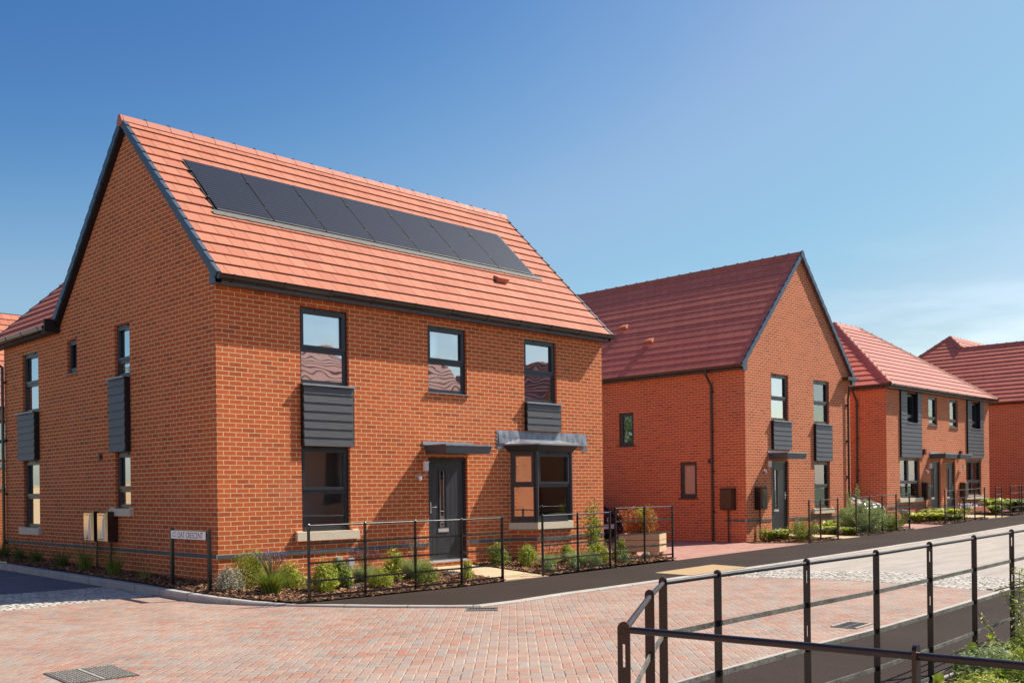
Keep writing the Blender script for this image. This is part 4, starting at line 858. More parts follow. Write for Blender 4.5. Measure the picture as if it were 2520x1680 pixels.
# block paved junction
pv = [(-40, -40), (7.6, -40), (9.0, -9.0)]
setL = [(7.66, -8.95), (7.82, -8.1), (8.0, -7.0), (7.92, -6.2), (7.70, -5.3), (7.32, -4.40)]; setH = [(9.70, -8.85), (9.86, -8.0), (9.93, -7.1), (9.80, -6.1), (9.45, -5.1), (8.80, -4.22)]
sheet('block_paved_road', [(-30, -30), (7.0, -30), (7.66, -9.0)]+setL[1:]+[(7.30, -4.15), (3.4, -4.25), (1.6, -4.4), (.7, -3.4), (-.1, -2.1), (-.6, -1.0), (-.70, .64), (-30, -3.6)], 'paver', zf(0), 2.0)
sheet('side_street', [(-.7, 2.46), (-.7, 60), (-30, 60), (-30, 2.6)], 'asphalt', zf(-.004), 3.0)
sheet('sett_bed', [(-.66, .62), (-.7, 2.5), (-9, 2.62), (-9, -.56)], 'sett_bed', zf(-.02), 2.0)
sheet('sett_bed', setL+setH[::-1], 'sett_bed', zf(-.02), 1.0)
sheet('main_road', setH[::-1]+[(9.7, -9.05), (14, -8.9), (26, -8.55), (60, -7.6), (110, -6.5), (110, -1.5), (70, -2.7), (40, -3.3), (26, -3.55), (17, -3.8), (9, -4.1)][0:], 'dusty', zf(.002), 3.0) if False else None
sheet('main_road', [(8.80, -4.14), (9.45, -5.1), (9.80, -6.1), (9.93, -7.1), (9.86, -8.0), (9.70, -9.05), (14, -8.92), (26, -8.57), (60, -7.62), (110, -6.3), (110, -1.4), (70, -2.55), (40, -3.2), (26, -3.45), (17, -3.7), (12, -3.95)], 'dusty', zf(.002), 3.0)
def setts(name, quad, nu, nv):
    """rows of individual granite setts filling a strip; quad(s,t) -> (u,w)"""
    m = MB(); r = random.Random(5)
    for j in range(nv):
        sh = r.random()
        for i in range(nu):
            s0 = (i+sh*.9)/nu; s1 = min(1, (i+1+sh*.9)/nu); t0 = j/nv; t1 = (j+1)/nv
            if s0 >= 1: continue
            g = .065; jt = lambda: r.uniform(-.03, .03)
            c = [quad(s0+(s1-s0)*(g+jt()), t0+(t1-t0)*(g+jt())), quad(s1-(s1-s0)*(g+jt()), t0+(t1-t0)*(g+jt())), quad(s1-(s1-s0)*(g+jt()), t1-(t1-t0)*(g+jt())), quad(s0+(s1-s0)*(g+jt()), t1-(t1-t0)*(g+jt()))]
            mx_, my_ = sum(p[0] for p in c)/4, sum(p[1] for p in c)/4; h = r.uniform(.002, .013); n = len(m.v)
            for p in c: m.v.append((p[0], p[1], zr(*p)-.03))
            for p in c: m.v.append((mx_+(p[0]-mx_)*.86, my_+(p[1]-my_)*.86, zr(*p)+h*.5+r.uniform(-.003, .003)))
            m.v.append((mx_, my_, zr(mx_, my_)+h))
            for q in ((0, 1, 5, 4), (1, 2, 6, 5), (2, 3, 7, 6), (3, 0, 4, 7), (4, 5, 8), (5, 6, 8), (6, 7, 8), (7, 4, 8)): m.f.append(tuple(n+k for k in q)); m.mi.append(0); m.uv.append(None)
    o = m.build(name, 'sett', fix=False); o['kind'] = 'structure'
def lerpP(P, t):
    x = t*(len(P)-1); i = min(len(P)-2, int(x)); f = x-i; return (P[i][0]+(P[i+1][0]-P[i][0])*f, P[i][1]+(P[i+1][1]-P[i][1])*f)
setts('sett_strip', lambda s, t: (-.72-5.6*s, (.62-.142*5.6*s)+(2.46-(.62-.142*5.6*s))*t), 44, 15)
setts('sett_strip', lambda s, t: (lambda a, c: (a[0]+(c[0]-a[0])*t, a[1]+(c[1]-a[1])*t))(lerpP(setL, s), lerpP(setH, s)), 36, 15)
# footways
fw = [(-.08, -2.36)]+[p for p in BE[1:]]
sheet('footway', [(-.10, -2.30)]+BE[1:]+[(70, -2.45), (40, -3.12), (26, -3.37), (20, -3.59), (17, -3.62), (14, -3.77), (10, -3.90), (6, -4.09), (3.4, -4.21), (2.2, -4.37), (1.50, -4.37), (1.22, -4.10), (.74, -3.46), (.30, -2.78)], 'footway', zf(.031), 2.0)
sheet('footway', [(-5.9, -16), (-5.0, -13.0), (-3.95, -11.6), (-2.6, -10.35), (-1.15, -9.80), (.4, -9.68), (2.7, -9.61), (4.5, -9.50), (6.2, -9.37), (7.78, -9.25), (7.80, -10.88), (4, -11.04), (1, -11.15), (-1.5, -11.27), (-3.5, -11.74), (-4.6, -12.99), (-5.6, -16)], 'footway', zf(.031), 2.0)
sheet('footway', [(9.7, -9.12), (14, -9.03), (26, -8.68), (60, -7.73), (60, -9.4), (9.7, -10.79)], 'footway', zf(.031), 3.0)
tq = [(6.95, -4.14), (9.02, -4.02), (9.20, -3.08), (7.02, -3.28)]
def tactile(q, nu, nv):
    m = MB(); m.face([(p[0], p[1], zr(*p)+.036) for p in q])
    for i in range(nu):
        for j in range(nv):
            s = (i+.5)/nu; t = (j+.5)/nv; a = (q[0][0]*(1-s)+q[1][0]*s, q[0][1]*(1-s)+q[1][1]*s); c = (q[3][0]*(1-s)+q[2][0]*s, q[3][1]*(1-s)+q[2][1]*s)
            x, y = a[0]*(1-t)+c[0]*t, a[1]*(1-t)+c[1]*t; z = zr(x, y)+.036; n = len(m.v)
            for k in range(6): m.v.append((x+.016*cos(k*pi/3), y+.016*sin(k*pi/3), z))
            for k in range(6): m.v.append((x+.008*cos(k*pi/3), y+.008*sin(k*pi/3), z+.007))
            for k in range(6): m.f.append((n+k, n+(k+1) % 6, n+6+(k+1) % 6, n+6+k)); m.mi.append(0); m.uv.append(None)
            m.f.append(tuple(n+6+k for k in range(6))); m.mi.append(0); m.uv.append(None)
    o = m.build('tactile_paving', 'tactile', fix=False); o['kind'] = 'structure'
tactile(tq, 32, 14); tactile([(7.80, -10.8), (9.68, -10.7), (9.68, -9.13), (7.80, -9.25)], 28, 24)
# driveways and door paths
dz = lambda x, y: zr(x, y)+.03-(.10*min(1, max(0, (y+1.6)/2.2)) if x > 11 else .0)
def dzz(x, y):
    f = min(1, max(0, (x-9.6)/3.0)); return zr(x, y)+.031-f*.085*min(1, max(0, (y+1.7)/2.4))
sheet('driveway', [(9.82, -1.79), (12.5, -1.68), (16.2, -1.52), (16.2, .3), (16.66, .76), (16.66, 16), (9.49, 16), (9.49, -1.0), (9.82, -1.0)], 'paver2', dzz, 1.5)
sheet('driveway', [(22.96, -1.39), (25.3, -1.35), (25.9, .6), (25.91, 12), (22.94, 12)], 'paver2', lambda x, y: zr(x, y)+.025, 1.5)
sheet('driveway', [(36.0, -1.23), (39.9, -1.2), (41.01, 1), (41.01, 12), (35.6, 12), (35.6, .9)], 'paver2', lambda x, y: zr(x, y)+.025, 1.5)
def flag(name, x0, x1, y0, y1, zz0, zz1):
    m = MB(); n = int((y1-y0)/.6)+1; r = random.Random(2)
    for i in range(2):
        for j in range(n):
            a0, a1 = x0+(x1-x0)*i/2+.004, x0+(x1-x0)*(i+1)/2-.004; b0, b1 = y0+(y1-y0)*j/n+.004, y0+(y1-y0)*(j+1)/n-.004; za = zz0+(zz1-zz0)*j/n; zb = zz0+(zz1-zz0)*(j+1)/n
            m.solid([(a0, b0, za-.05), (a1, b0, za-.05), (a1, b1, zb-.05), (a0, b1, zb-.05), (a0, b0, za), (a1, b0, za), (a1, b1, zb), (a0, b1, zb)])
    o = m.build(name, 'slab'); o['kind'] = 'structure'
flag('door_path', 4.26, 5.40, -2.12, .0, -.205, -.085); flag('door_path', 17.95, 19.1, -1.45, .75, -.07, -.02); flag('door_path', 29.5, 32.2, -1.2, .88, .16, .2)
# planting beds
def bedz(u, w):
    dx = max(0-u, 0, u-9.5); dy = max(0-w, 0); d = sqrt(dx*dx+dy*dy); return zr(u, w)+.05+.12*max(0, 1-d/2.2)
def bedR(u, w): return zr(u, w)+.035+.03*sin(u*2.1)*sin(w*1.7)+ (-.06 if 16 < u < 23 and w > -1 else 0)
bA = [(-.66, 9.9), (-.62, 2.5), (-.63, .8), (-.65, -.4), (-.57, -1.0), (-.35, -1.65), (-.08, -2.14), (.0, -2.34), (1.23, -2.34), (3.1, -2.31), (4.25, -2.18), (4.25, 0.02), (.02, .02), (.02, 9.9)]
bB = [(5.41, -2.10), (7.44, -1.96), (9.81, -1.78), (9.81, -1.02), (9.48, -1.02), (9.48, .02), (5.41, .02)]
bC = [(16.21, -1.5), (17.9, -1.48), (17.9, .77), (16.67, .77), (16.21, .3)]; bD = [(19.12, -1.44), (22.94, -1.38), (22.94, .77), (19.12, .77)]
bE = [(25.35, -1.33), (29.45, -1.26), (29.45, .9), (25.95, .9)]; bF = [(32.25, -1.24), (35.9, -1.21), (35.6, .9), (32.25, .9)]; bG = [(40.0, -1.2), (60, -.95), (60, 12), (40.95, 12), (40.95, .9)]
for q in (bA, bB): sheet('planting_bed', q, 'soil', bedz, .7)
for q in (bC, bD, bE, bF, bG): sheet('planting_bed', q, 'soil', bedR, 1.0)
bH = [(-5.5, -16), (-4.5, -13.0), (-3.42, -11.82), (-1.5, -11.33), (1, -11.21), (4, -11.10), (9, -10.85), (30, -10.2), (30, -22), (-5.5, -22)]
sheet('planting_bed', bH, 'soil', lambda x, y: zr(x, y)+.04, 1.5)
def inside(p, P):
    c = False; j = len(P)-1
    for i in range(len(P)):
        if (P[i][1] > p[1]) != (P[j][1] > p[1]) and p[0] < (P[j][0]-P[i][0])*(p[1]-P[i][1])/(P[j][1]-P[i][1])+P[i][0]: c = not c
        j = i
    return c
def chips(name, P, zf_, n, seed, mg=.02):
    r = random.Random(seed); m = MB(); x0, x1 = min(p[0] for p in P), max(p[0] for p in P); y0, y1 = min(p[1] for p in P), max(p[1] for p in P); k = 0
    while k < n:
        x, y = r.uniform(x0, x1), r.uniform(y0, y1)
        if not inside((x, y), P): k += .2; continue
        k += 1; l = r.uniform(.015, .045); w_ = l*r.uniform(.25, .55); a = r.uniform(0, pi); tx, ty = r.uniform(-.5, .5), r.uniform(-.5, .5); z = zf_(x, y)+r.uniform(.002, .022)
        d = Vector((cos(a), sin(a), tx)).normalized()*l; e = Vector((-sin(a), cos(a), ty)).normalized()*w_; c = Vector((x, y, z)); t = Vector((0, 0, -.006)); n0 = len(m.v)
        for q in (c-d-e*.6, c+d*.8-e, c+d+e*.7, c-d*.7+e): m.v.append(tuple(q))
        for q in (c-d-e*.6, c+d*.8-e, c+d+e*.7, c-d*.7+e): m.v.append(tuple(q+t))
        for q in ((0, 1, 2, 3), (0, 1, 5, 4), (1, 2, 6, 5), (2, 3, 7, 6), (3, 0, 4, 7)): m.f.append(tuple(n0+i for i in q)); m.mi.append(0); m.uv.append(None)
    o = m.build(name, 'chip', fix=False); tag(o, None, None, kind='stuff'); return o
o = chips('bark_mulch', bA, bedz, 13000, 1); tag(o, 'brown bark chip mulch in the beds left of the sandstone door path', 'bark mulch')
o = chips('bark_mulch', bB, bedz, 6500, 2); tag(o, 'brown bark chip mulch in the bed under the small bay window', 'bark mulch')
for q, n, t in ((bC, 1500, 'bark chips in the small bed at the corner of the gable fronted house'), (bD, 1500, 'bark chips behind the big green bush beside the parked white car'), (bE, 1800, 'bark chips among the bright green plants under the left window of the semi-detached pair'), (bF, 1200, 'bark chips under the right hand window of the semi-detached pair')):
    o = chips('bark_mulch', q, bedR, n, 3); tag(o, t, 'bark mulch')

# ironwork in the road
def plate_grid(root_name, label, cat, ctr, ang, lx, ly, kind):
    o = thing(root_name, label, cat, (ctr[0], ctr[1], zr(*ctr)+.004), ang); m = MB()
    m.box(-lx/2, lx/2, -ly/2, ly/2, -.03, .004); m.build('frame', 'iron', o)
    g = MB()
    if kind == 'cover':
        nx, ny = int(lx/.032), int(ly/.032)
        for i in range(nx):
            for j in range(ny):
                if abs(i-nx/2+.5) < 1: continue
                x = -lx/2+.02+(lx-.04)*(i+.5)/nx; y = -ly/2+.02+(ly-.04)*(j+.5)/ny; s = .009; a = (i+j) % 2
                g.box(x-(s if a else s*.5), x+(s if a else s*.5), y-(s*.5 if a else s), y+(s*.5 if a else s), .004, .009)
        g.box(-.012, .012, -ly/2+.02, ly/2-.02, .004, .008)
        g.build('stud_pattern', 'iron_hi', o)
    else:
        n = int(lx/.045)
        for i in range(n):
            x = -lx/2+.03+(lx-.06)*(i+.5)/n; g.box(x-.011, x+.011, -ly/2+.03, -.015, .0045, .0055); g.box(x-.011, x+.011, .015, ly/2-.03, .0045, .0055)
        g.build('slot', 'dark', o); h = MB(); h.box(-lx/2, lx/2, -ly/2, -ly/2+.025, .004, .012); h.box(-lx/2, lx/2, ly/2-.025, ly/2, .004, .012); h.build('rim', 'iron_hi', o)
    return o
plate_grid('manhole_cover', 'square studded iron access cover in the block paving at the bottom left', 'manhole cover', (-4.27, -5.52), radians(-4), .60, .72, 'cover')
plate_grid('drain_grate', 'small iron drain grate beside the kerb corner below the door path', 'drain grate', (1.32, -4.68), radians(-45), .42, .30, 'grate')
plate_grid('drain_grate', 'iron drain grate in the paving seen behind the black railing in the foreground', 'drain grate', (2.98, -9.12), radians(5), .52, .30, 'grate')
for (x, y, t) in ((1.55, -1.45, 'grey ribbed cover half buried in mulch near the left window of the big house'), (4.02, -1.05, 'grey ribbed cover in the mulch right beside the sandstone door path')):
    o = thing('utility_cover', t, 'utility cover', (x, y, bedz(x, y)+.028)); m = MB(); m.box(-.17, .17, -.11, .11, -.02, .0); m.build('lid', 'cap', o); g = MB()
    for k in range(9): g.box(-.15+k*.036, -.137+k*.036, -.10, .10, 0, .005)
    g.build('rib', 'iron', o)

# ------------------------------------------------------------ estate railings
def fence(P, label, H=1.12, grp='black estate railings', top=None, slots=(), pw=.042, flat='rail', zfun=None, skip=()):
    """P: post feet (u, w); flat bar posts threaded by one round top rail and four flat rails"""
    o = thing('railing', label, 'railing', (P[0][0], P[0][1], 0), 0, grp); ox, oy = P[0][0], P[0][1]
    Z = [(zfun or (lambda u, w: zr(u, w)+.04))(*p) for p in P]; TZ = [z+H for z in Z] if top is None else top
    n = len(P)
    for i, p in enumerate(P):
        if i in skip: continue
        a = Vector(P[max(0, i-1)]); c = Vector(P[min(n-1, i+1)]); d = (c-a).normalized(); e = Vector((-d.y, d.x)); c0 = Vector((p[0]-ox, p[1]-oy)); zb, zt_ = Z[i]-.25, TZ[i]; m = MB(); r = pw/2; th_ = .006 if 0 < i < n-1 else .009
        q = lambda s, t, z: (c0.x+d.x*s+e.x*t, c0.y+d.y*s+e.y*t, z)
        prof = [(-r, zb), (r, zb)]+[(r*cos(pi*k/8), zt_-r+r*sin(pi*k/8)) for k in range(9)]
        def extr(pr_):
            b0 = len(m.v)
            for s in (-th_, th_):
                for (t, z) in pr_: m.v.append(q(s, t, z))
            N_ = len(pr_)
            m.f.append(tuple(b0+k for k in range(N_))); m.f.append(tuple(b0+N_+k for k in range(N_))); m.mi += [0, 0]; m.uv += [None, None]
            for k in range(N_): m.f.append((b0+k, b0+(k+1) % N_, b0+N_+(k+1) % N_, b0+N_+k)); m.mi.append(0); m.uv.append(None)
        if i in slots:     # long adjustment slots below the top rail and lower down
            zs = sorted([zt_-.155, zt_-.075, zt_-.49, zt_-.42], reverse=True); hs = r*.22
            extr([(-r, zs[0]), (r, zs[0])]+prof[2:]); extr([(-r, zb), (r, zb), (r, zs[3]), (-r, zs[3])]); extr([(-r, zs[2]), (r, zs[2]), (r, zs[1]), (-r, zs[1])])
            for (z1_, z0_) in ((zs[0], zs[1]), (zs[2], zs[3])):
                extr([(-r, z0_), (-hs, z0_), (-hs, z1_), (-r, z1_)]); extr([(hs, z0_), (r, z0_), (r, z1_), (hs, z1_)])
        else: extr(prof)
        m.build('post', 'metal', o)
        b_ = MB()
        for dz_ in ((.26, .83) if i in slots or i in (0, n-1) else (.56,)): b_.tube([q(th_, .0, zt_-dz_-.06), q(th_+.006, .0, zt_-dz_-.06)], .008, 6)
        b_.build('bolt', 'cap', o)
    for i, (p, c) in enumerate(zip(P, P[1:])):
        p = Vector(p)-Vector((ox, oy)); c = Vector(c)-Vector((ox, oy)); d = (c-p).normalized(); e = Vector((-d.y, d.x))
        m = MB(); m.tube([(p.x-d.x*.012, p.y-d.y*.012, TZ[i]-.032), (c.x+d.x*.012, c.y+d.y*.012, TZ[i+1]-.032)], .0118, 16, cap=False); m.build('top_rail', 'metal_gloss', o, smooth=True)
        for dz_ in (.295, .57, .83, 1.05):
            m = MB(); t = .004; h = .0145; A_ = (p.x-d.x*.012, p.y-d.y*.012, TZ[i]-dz_); B_ = (c.x+d.x*.012, c.y+d.y*.012, TZ[i+1]-dz_)
            m.solid([(A_[0]-e.x*t, A_[1]-e.y*t, A_[2]-h), (B_[0]-e.x*t, B_[1]-e.y*t, B_[2]-h), (B_[0]+e.x*t, B_[1]+e.y*t, B_[2]-h), (A_[0]+e.x*t, A_[1]+e.y*t, A_[2]-h), (A_[0]-e.x*t, A_[1]-e.y*t, A_[2]+h), (B_[0]-e.x*t, B_[1]-e.y*t, B_[2]+h), (B_[0]+e.x*t, B_[1]+e.y*t, B_[2]+h), (A_[0]+e.x*t, A_[1]+e.y*t, A_[2]+h)])
            m.build('rail', flat, o)
            k = MB()
            for (X_, s) in ((A_, 1), (B_, -1)): k.box(-.002, .002, -.002, .002, -.001, .001) if False else k.solid([(X_[0]+s*d.x*a_-e.x*b_, X_[1]+s*d.y*a_-e.y*b_, X_[2]+cc) for (a_, b_, cc) in ((0, -.006, -.016), (.05, -.006, -.016), (.05, .006, -.016), (0, .006, -.016), (0, -.006, .016), (.05, -.006, .016), (.05, .006, .016), (0, .006, .016))])
            k.build('rail_end', 'metal', o)
    return o
fence([(.16, -2.30), (1.17, -2.28), (2.17, -2.25), (3.13, -2.27), (4.18, -2.16)], 'five post black railing in front of the beds left of the sandstone door path', slots=(0, 4), pw=.05, flat='metal')
fence([(5.28, -2.08), (6.30, -2.03), (7.36, -1.94)], 'three post black railing under the bay window, right of the sandstone door path', slots=(0,), flat='metal')
fence([(7.58, -1.90), (8.60, -1.84), (9.68, -1.76)], 'slightly higher black estate railing in front of the timber planter', top=[1.0, 1.0, 1.0], slots=(2,), flat='metal')
fence([(16.05, -1.50), (16.85, -1.40), (17.86, -1.38)], 'short black railing in front of the lower window of the gable fronted house', slots=(2,), flat='metal')
fence([(19.15, -1.28), (20.0, -1.27), (20.9, -1.24), (21.85, -1.24), (22.84, -1.22)], 'black estate railing entangled with the big feathery green bush', slots=(4,), flat='metal')
fence([(25.6, -1.22), (26.4, -1.22), (27.25, -1.22), (28.3, -1.18), (29.3, -1.15)], 'black estate railing in front of the doors of the semi-detached pair', slots=(0,), flat='metal')
fence([(30.3, -1.18), (30.95, -1.17)], 'very short black estate railing of two posts right of the semi-detached pair doors', flat='metal')
fence([(32.0, -1.12), (33.0, -1.10), (33.3, -1.09), (34.4, -1.07), (35.5, -1.05)], 'farthest black estate railing at the right edge beyond the two post railing', flat='metal')
fg = [(-5.26, -12.38), (-4.34, -11.79), (-3.78, -11.45)]
o1 = fence([(-5.26, -12.38), (-4.34, -11.79), (-3.78, -11.45), (-3.24, -11.42), (-2.17, -11.37), (-1.18, -11.36), (-.20, -11.33), (.86, -11.27), (1.97, -11.20), (3.0, -11.14)], 'near black railing running away to the right along the dark footway', H=1.14, top=[.90, .90, .90, .90, .90, .905, .917, .925, .933, .94], slots=(0, 4, 6, 8), pw=.042, grp='black railings in the foreground')
o2 = fence([(-5.255, -12.42), (-5.15, -13.33), (-5.05, -14.30)], 'nearest black railing with a thick round top rail crossing the bottom right corner', H=1.14, top=[.905, .905, .905], slots=(), pw=.042, skip=(0,), grp='black railings in the foreground')

# ------------------------------------------------------------ street sign
sg = thing('street_sign', 'white street name sign on two short black posts reading OAT CRESCENT', 'street sign', (-.46, 0, 0))
for y in (.63, -.57):
    m = MB(); m.box(-.025, .025, y-.024, y+.024, -.2, .815); m.build('post', 'metal', sg); m = MB()
    for z in (.76, .68): m.tube([(-.031, y, z), (-.036, y, z)], .007, 6)
    m.build('bolt', 'cap', sg)
m = MB(); m.box(-.035, -.015, -.54, .60, .65, .785); m.build('sign_frame', 'metal', sg)
m = MB(); m.box(-.037, -.0352, -.53, .59, .655, .780); brd = m.build('sign_plate', 'signwhite', sg)
def text(body, size, loc, rot, sx, mat, parent, name, ext=.0008):
    c = bpy.data.curves.new('lettering', 'FONT'); c.body = body; c.size = size; c.extrude = ext; c.align_x = 'LEFT'; ob = bpy.data.objects.new('tmp', c); COL.objects.link(ob)
    bpy.context.view_layer.update(); me = bpy.data.meshes.new_from_object(ob.evaluated_get(bpy.context.evaluated_depsgraph_get())); bpy.data.objects.remove(ob)
    o = bpy.data.objects.new(name, me); me.materials.clear(); me.materials.append(MT[mat]); COL.objects.link(o); o.parent = parent; o.location = loc; o.rotation_euler = rot; o.scale = (sx, 1, 1); return o
text('OAT CRESCENT', .130, (-.0378, .37, .672), (pi/2, 0, -pi/2), .87, 'ink', brd, 'lettering')
m = MB()   # council crest: a swoosh over two lines of tiny lettering
for k in range(12):
    a = pi*(.15+.75*k/12); a2 = pi*(.15+.75*(k+1)/12); f = lambda t, r: (-.0378, .475+cos(t)*.075+r*.3, .70+sin(t)*.045+r)
    m.face([f(a, 0), f(a2, 0), f(a2, .004+.008*sin(pi*(k+1)/12)), f(a, .004+.008*sin(pi*k/12))])
m.build('crest', 'logo', brd, fix=False)
text('Borough Council', .022, (-.0378, .54, .690), (pi/2, 0, -pi/2), .8, 'logo', brd, 'lettering')

# ------------------------------------------------------------ plants
def leafq(m, c, n, l, w, mi=0, bend=.25):
    n = n.normalized(); t = n.orthogonal().normalized(); a = RND.uniform(0, 2*pi); b2 = n.cross(t); d = t*cos(a)+b2*sin(a); e = n.cross(d)
    k = len(m.v); m.v += [tuple(c-d*l*.5), tuple(c+e*w*.5+n*l*bend*.3), tuple(c+d*l*.5-n*l*bend*.2), tuple(c-e*w*.5+n*l*bend*.3)]
    m.f.append((k, k+1, k+2, k+3)); m.mi.append(mi); m.uv.append(None)
def crown(m, c, rx, rz, n, l, w, clumps=14, mi=0, lump=.34, up=.25, ry=None):
    """leaf-sized faces gathered in clumps over an uneven dome"""
    ry = ry or rx; C = []
    for _ in range(clumps):
        a = RND.uniform(0, 2*pi); h = RND.uniform(-.05, 1)**1 if True else 0; rr = sqrt(max(0, 1-max(0, h)**2))*RND.uniform(.45, .95)
        C.append((Vector((c[0]+cos(a)*rr*rx*.8, c[1]+sin(a)*rr*ry*.8, c[2]+rz*(.12+.78*max(0, h)))), RND.uniform(.6, 1.25)))
    for i in range(n):
        p, s = C[i % clumps]; v = Vector((RND.gauss(0, 1), RND.gauss(0, 1), RND.gauss(0, .9))); v.normalize(); r = RND.uniform(.45, 1.0)
        q = p+Vector((v.x*rx*lump*s*r, v.y*ry*lump*s*r, v.z*rz*lump*1.1*s*r))
        if q.z < c[2]: q.z = c[2]+RND.uniform(0, .03)
        nn = v+Vector((RND.uniform(-.7, .7), RND.uniform(-.7, .7), up+RND.uniform(-.3, .7))); leafq(m, q, nn, l*RND.uniform(.6, 1.3), w*RND.uniform(.6, 1.3), mi)
def blades(m, c, h, sp, n, w, mi=0, seg=3, stiff=.6):
    for _ in range(n):
        a = RND.uniform(0, 2*pi); r0 = RND.uniform(0, sp*.35); p = Vector((c[0]+cos(a)*r0, c[1]+sin(a)*r0, c[2])); hh = h*RND.uniform(.55, 1.05); lean = sp*RND.uniform(.1, 1)*(1.2-stiff)
        d = Vector((cos(a), sin(a), 0)); s = Vector((-sin(a), cos(a), 0)); a2 = RND.uniform(0, pi); s = Vector((cos(a2), sin(a2), 0)); pv = None; k0 = len(m.v)
        for i in range(seg+1):
            f = i/seg; q = p+d*lean*f*f+Vector((0, 0, hh*(f-.12*f*f))); ww = w*(1-f*.85); m.v += [tuple(q-s*ww), tuple(q+s*ww)]
        for i in range(seg): k = k0+2*i; m.f.append((k, k+1, k+3, k+2)); m.mi.append(mi); m.uv.append(None)
def spikes(m, st, c, h, sp, n, hd=.05, mi=0):
    """flower heads on thin stems"""
    for _ in range(n):
        a = RND.uniform(0, 2*pi); lean = sp*RND.uniform(.1, 1.0); hh = h*RND.uniform(.75, 1.1); tip = Vector((c[0]+cos(a)*lean, c[1]+sin(a)*lean, c[2]+hh)); st.tube([c, (Vector(c)*.4+tip*.6)+Vector((0, 0, hh*.08)), tip], .0028, 3, cap=False)
        for j in range(5): q = tip+Vector((RND.uniform(-.006, .006), RND.uniform(-.006, .006), -j*hd/5)); leafq(m, q, Vector((RND.uniform(-1, 1), RND.uniform(-1, 1), .2)), .018, .014, mi)
def plant(kind, label, cat, x, y, z, w, h, col, n=None, group='garden plants', **k):
    root = Vector((0, 0, 0)); m = MB(); st = MB(); fl = MB(); r = w/2
    if kind == 'mound':
        crown(m, root, r*1.15, h*.95, int((n or 900)*1.9), k.get('l', .035), k.get('lw', .016), k.get('cl', 16)+10, lump=k.get('lump', .36))
        for i in range(9): a = RND.uniform(0, 2*pi); st.tube([(0, 0, -.04), (cos(a)*r*.3, sin(a)*r*.3, h*.4), (cos(a)*r*.6, sin(a)*r*.6, h*.8)], .005, 4, cap=False, taper=.4)
    elif kind == 'feather':
        crown(m, root, r*1.15, h*.85, int((n or 900)*1.25), k.get('l', .058), .018, 24, lump=.38, up=.6); blades(m, root, h*.9, r*1.4, 50, .005, stiff=.3)
        for i in range(7): a = RND.uniform(0, 2*pi); st.tube([(0, 0, -.04), (cos(a)*r*.3, sin(a)*r*.3, h*.45), (cos(a)*r*.5, sin(a)*r*.5, h*.85)], .005, 4, cap=False, taper=.4)
    elif kind == 'lavender':
        blades(m, root, h*.66, r*1.5, int((n or 420)*1.7), .0055, stiff=.35); crown(m, root, r*.9, h*.42, 500, .035, .009, 18, lump=.36, up=.8); spikes(fl, st, (0, 0, h*.3), h*.78, r*1.25, k.get('fl', 26), .05)
    elif kind == 'grass':
        blades(m, root, h*.8, r*1.6, n or 160, .004, stiff=.3); spikes(fl, st, (0, 0, .02), h, r*1.4, k.get('fl', 6), .08)
    elif kind == 'hosta':
        for i in range(n or 34):
            a = RND.uniform(0, 2*pi); f = RND.random(); L_ = h*RND.uniform(.7, 1.1); d = Vector((cos(a), sin(a), 0)); s = Vector((-sin(a), cos(a), 0)); b0 = d*r*.15; wv = L_*.17; k0 = len(m.v)
            P_ = [(b0, .01), (b0+d*r*f*.5+Vector((0, 0, L_*.55)), wv), (b0+d*r*(.3+f*.7)+Vector((0, 0, L_*.9)), wv*.8), (b0+d*r*(.5+f)+Vector((0, 0, L_*.78)), .003)]
            for q, ww in P_: m.v += [tuple(q-s*ww), tuple(q+s*ww)]
            for j in range(3): kk_ = k0+2*j; m.f.append((kk_, kk_+1, kk_+3, kk_+2)); m.mi.append(0); m.uv.append(None)
    elif kind == 'wild':      # tall feathery bush of upright sprays
        for i in range(k.get('sprays', 26)):
            a = RND.uniform(0, 2*pi); rr = r*sqrt(RND.random())*.8; hh = h*RND.uniform(.5, 1.0)*(1-.35*rr/r); tip = Vector((cos(a)*rr*1.25, sin(a)*rr*1.25, hh)); b0 = Vector((cos(a)*rr*.35, sin(a)*rr*.35, 0)); st.tube([b0, (b0+tip)/2+Vector((0, 0, hh*.05)), tip], .005, 4, cap=False, taper=.3)
            for j in range((n or 3000)//26):
                f = RND.uniform(.12, 1.02); q = b0.lerp(tip, f)+Vector((RND.gauss(0, 1), RND.gauss(0, 1), RND.gauss(0, .7)))*(r*.16*(1.12-f)+.012); leafq(m, q, Vector((RND.uniform(-1, 1), RND.uniform(-1, 1), RND.uniform(0, 1.2))), k.get('l', .05)*RND.uniform(.6, 1.2), k.get('lw', .012))
    o = m.build(kind_name.get(kind, 'shrub') if not k.get('name') else k['name'], col, fix=False, loc=(x, y, z)); tag(o, label, cat, group)
    if st.f: st.build('stem', 'stem', o, fix=False)
    if fl.f: fl.build('flower', k.get('fc', 'purple'), o, fix=False)
    return o
kind_name = dict(mound='shrub', feather='shrub', lavender='lavender_plant', grass='ornamental_grass', hosta='leafy_plant', wild='bush')
def pb(kind, label, cat, x, y, w, h, col, **k): return plant(kind, label, cat, x, y, bedz(x, y)+.005, w, h, col, **k)
pb('mound', 'round silver white shrub at the street corner of the big house', 'shrub', -.24, -.78, .46, .36, 'g_silver', n=1700, l=.026, lw=.014, cl=24)
pb('mound', 'dark olive green dome shaped shrub against the corner of the big house', 'shrub', .30, -.45, .74, .52, 'g_olive', n=2600, l=.028, lw=.018, cl=26)
pb('lavender', 'tall lavender clump with purple flowers left of the first railing post', 'lavender plant', .16, -1.30, .46, .56, 'g_mid', n=620, fl=60)
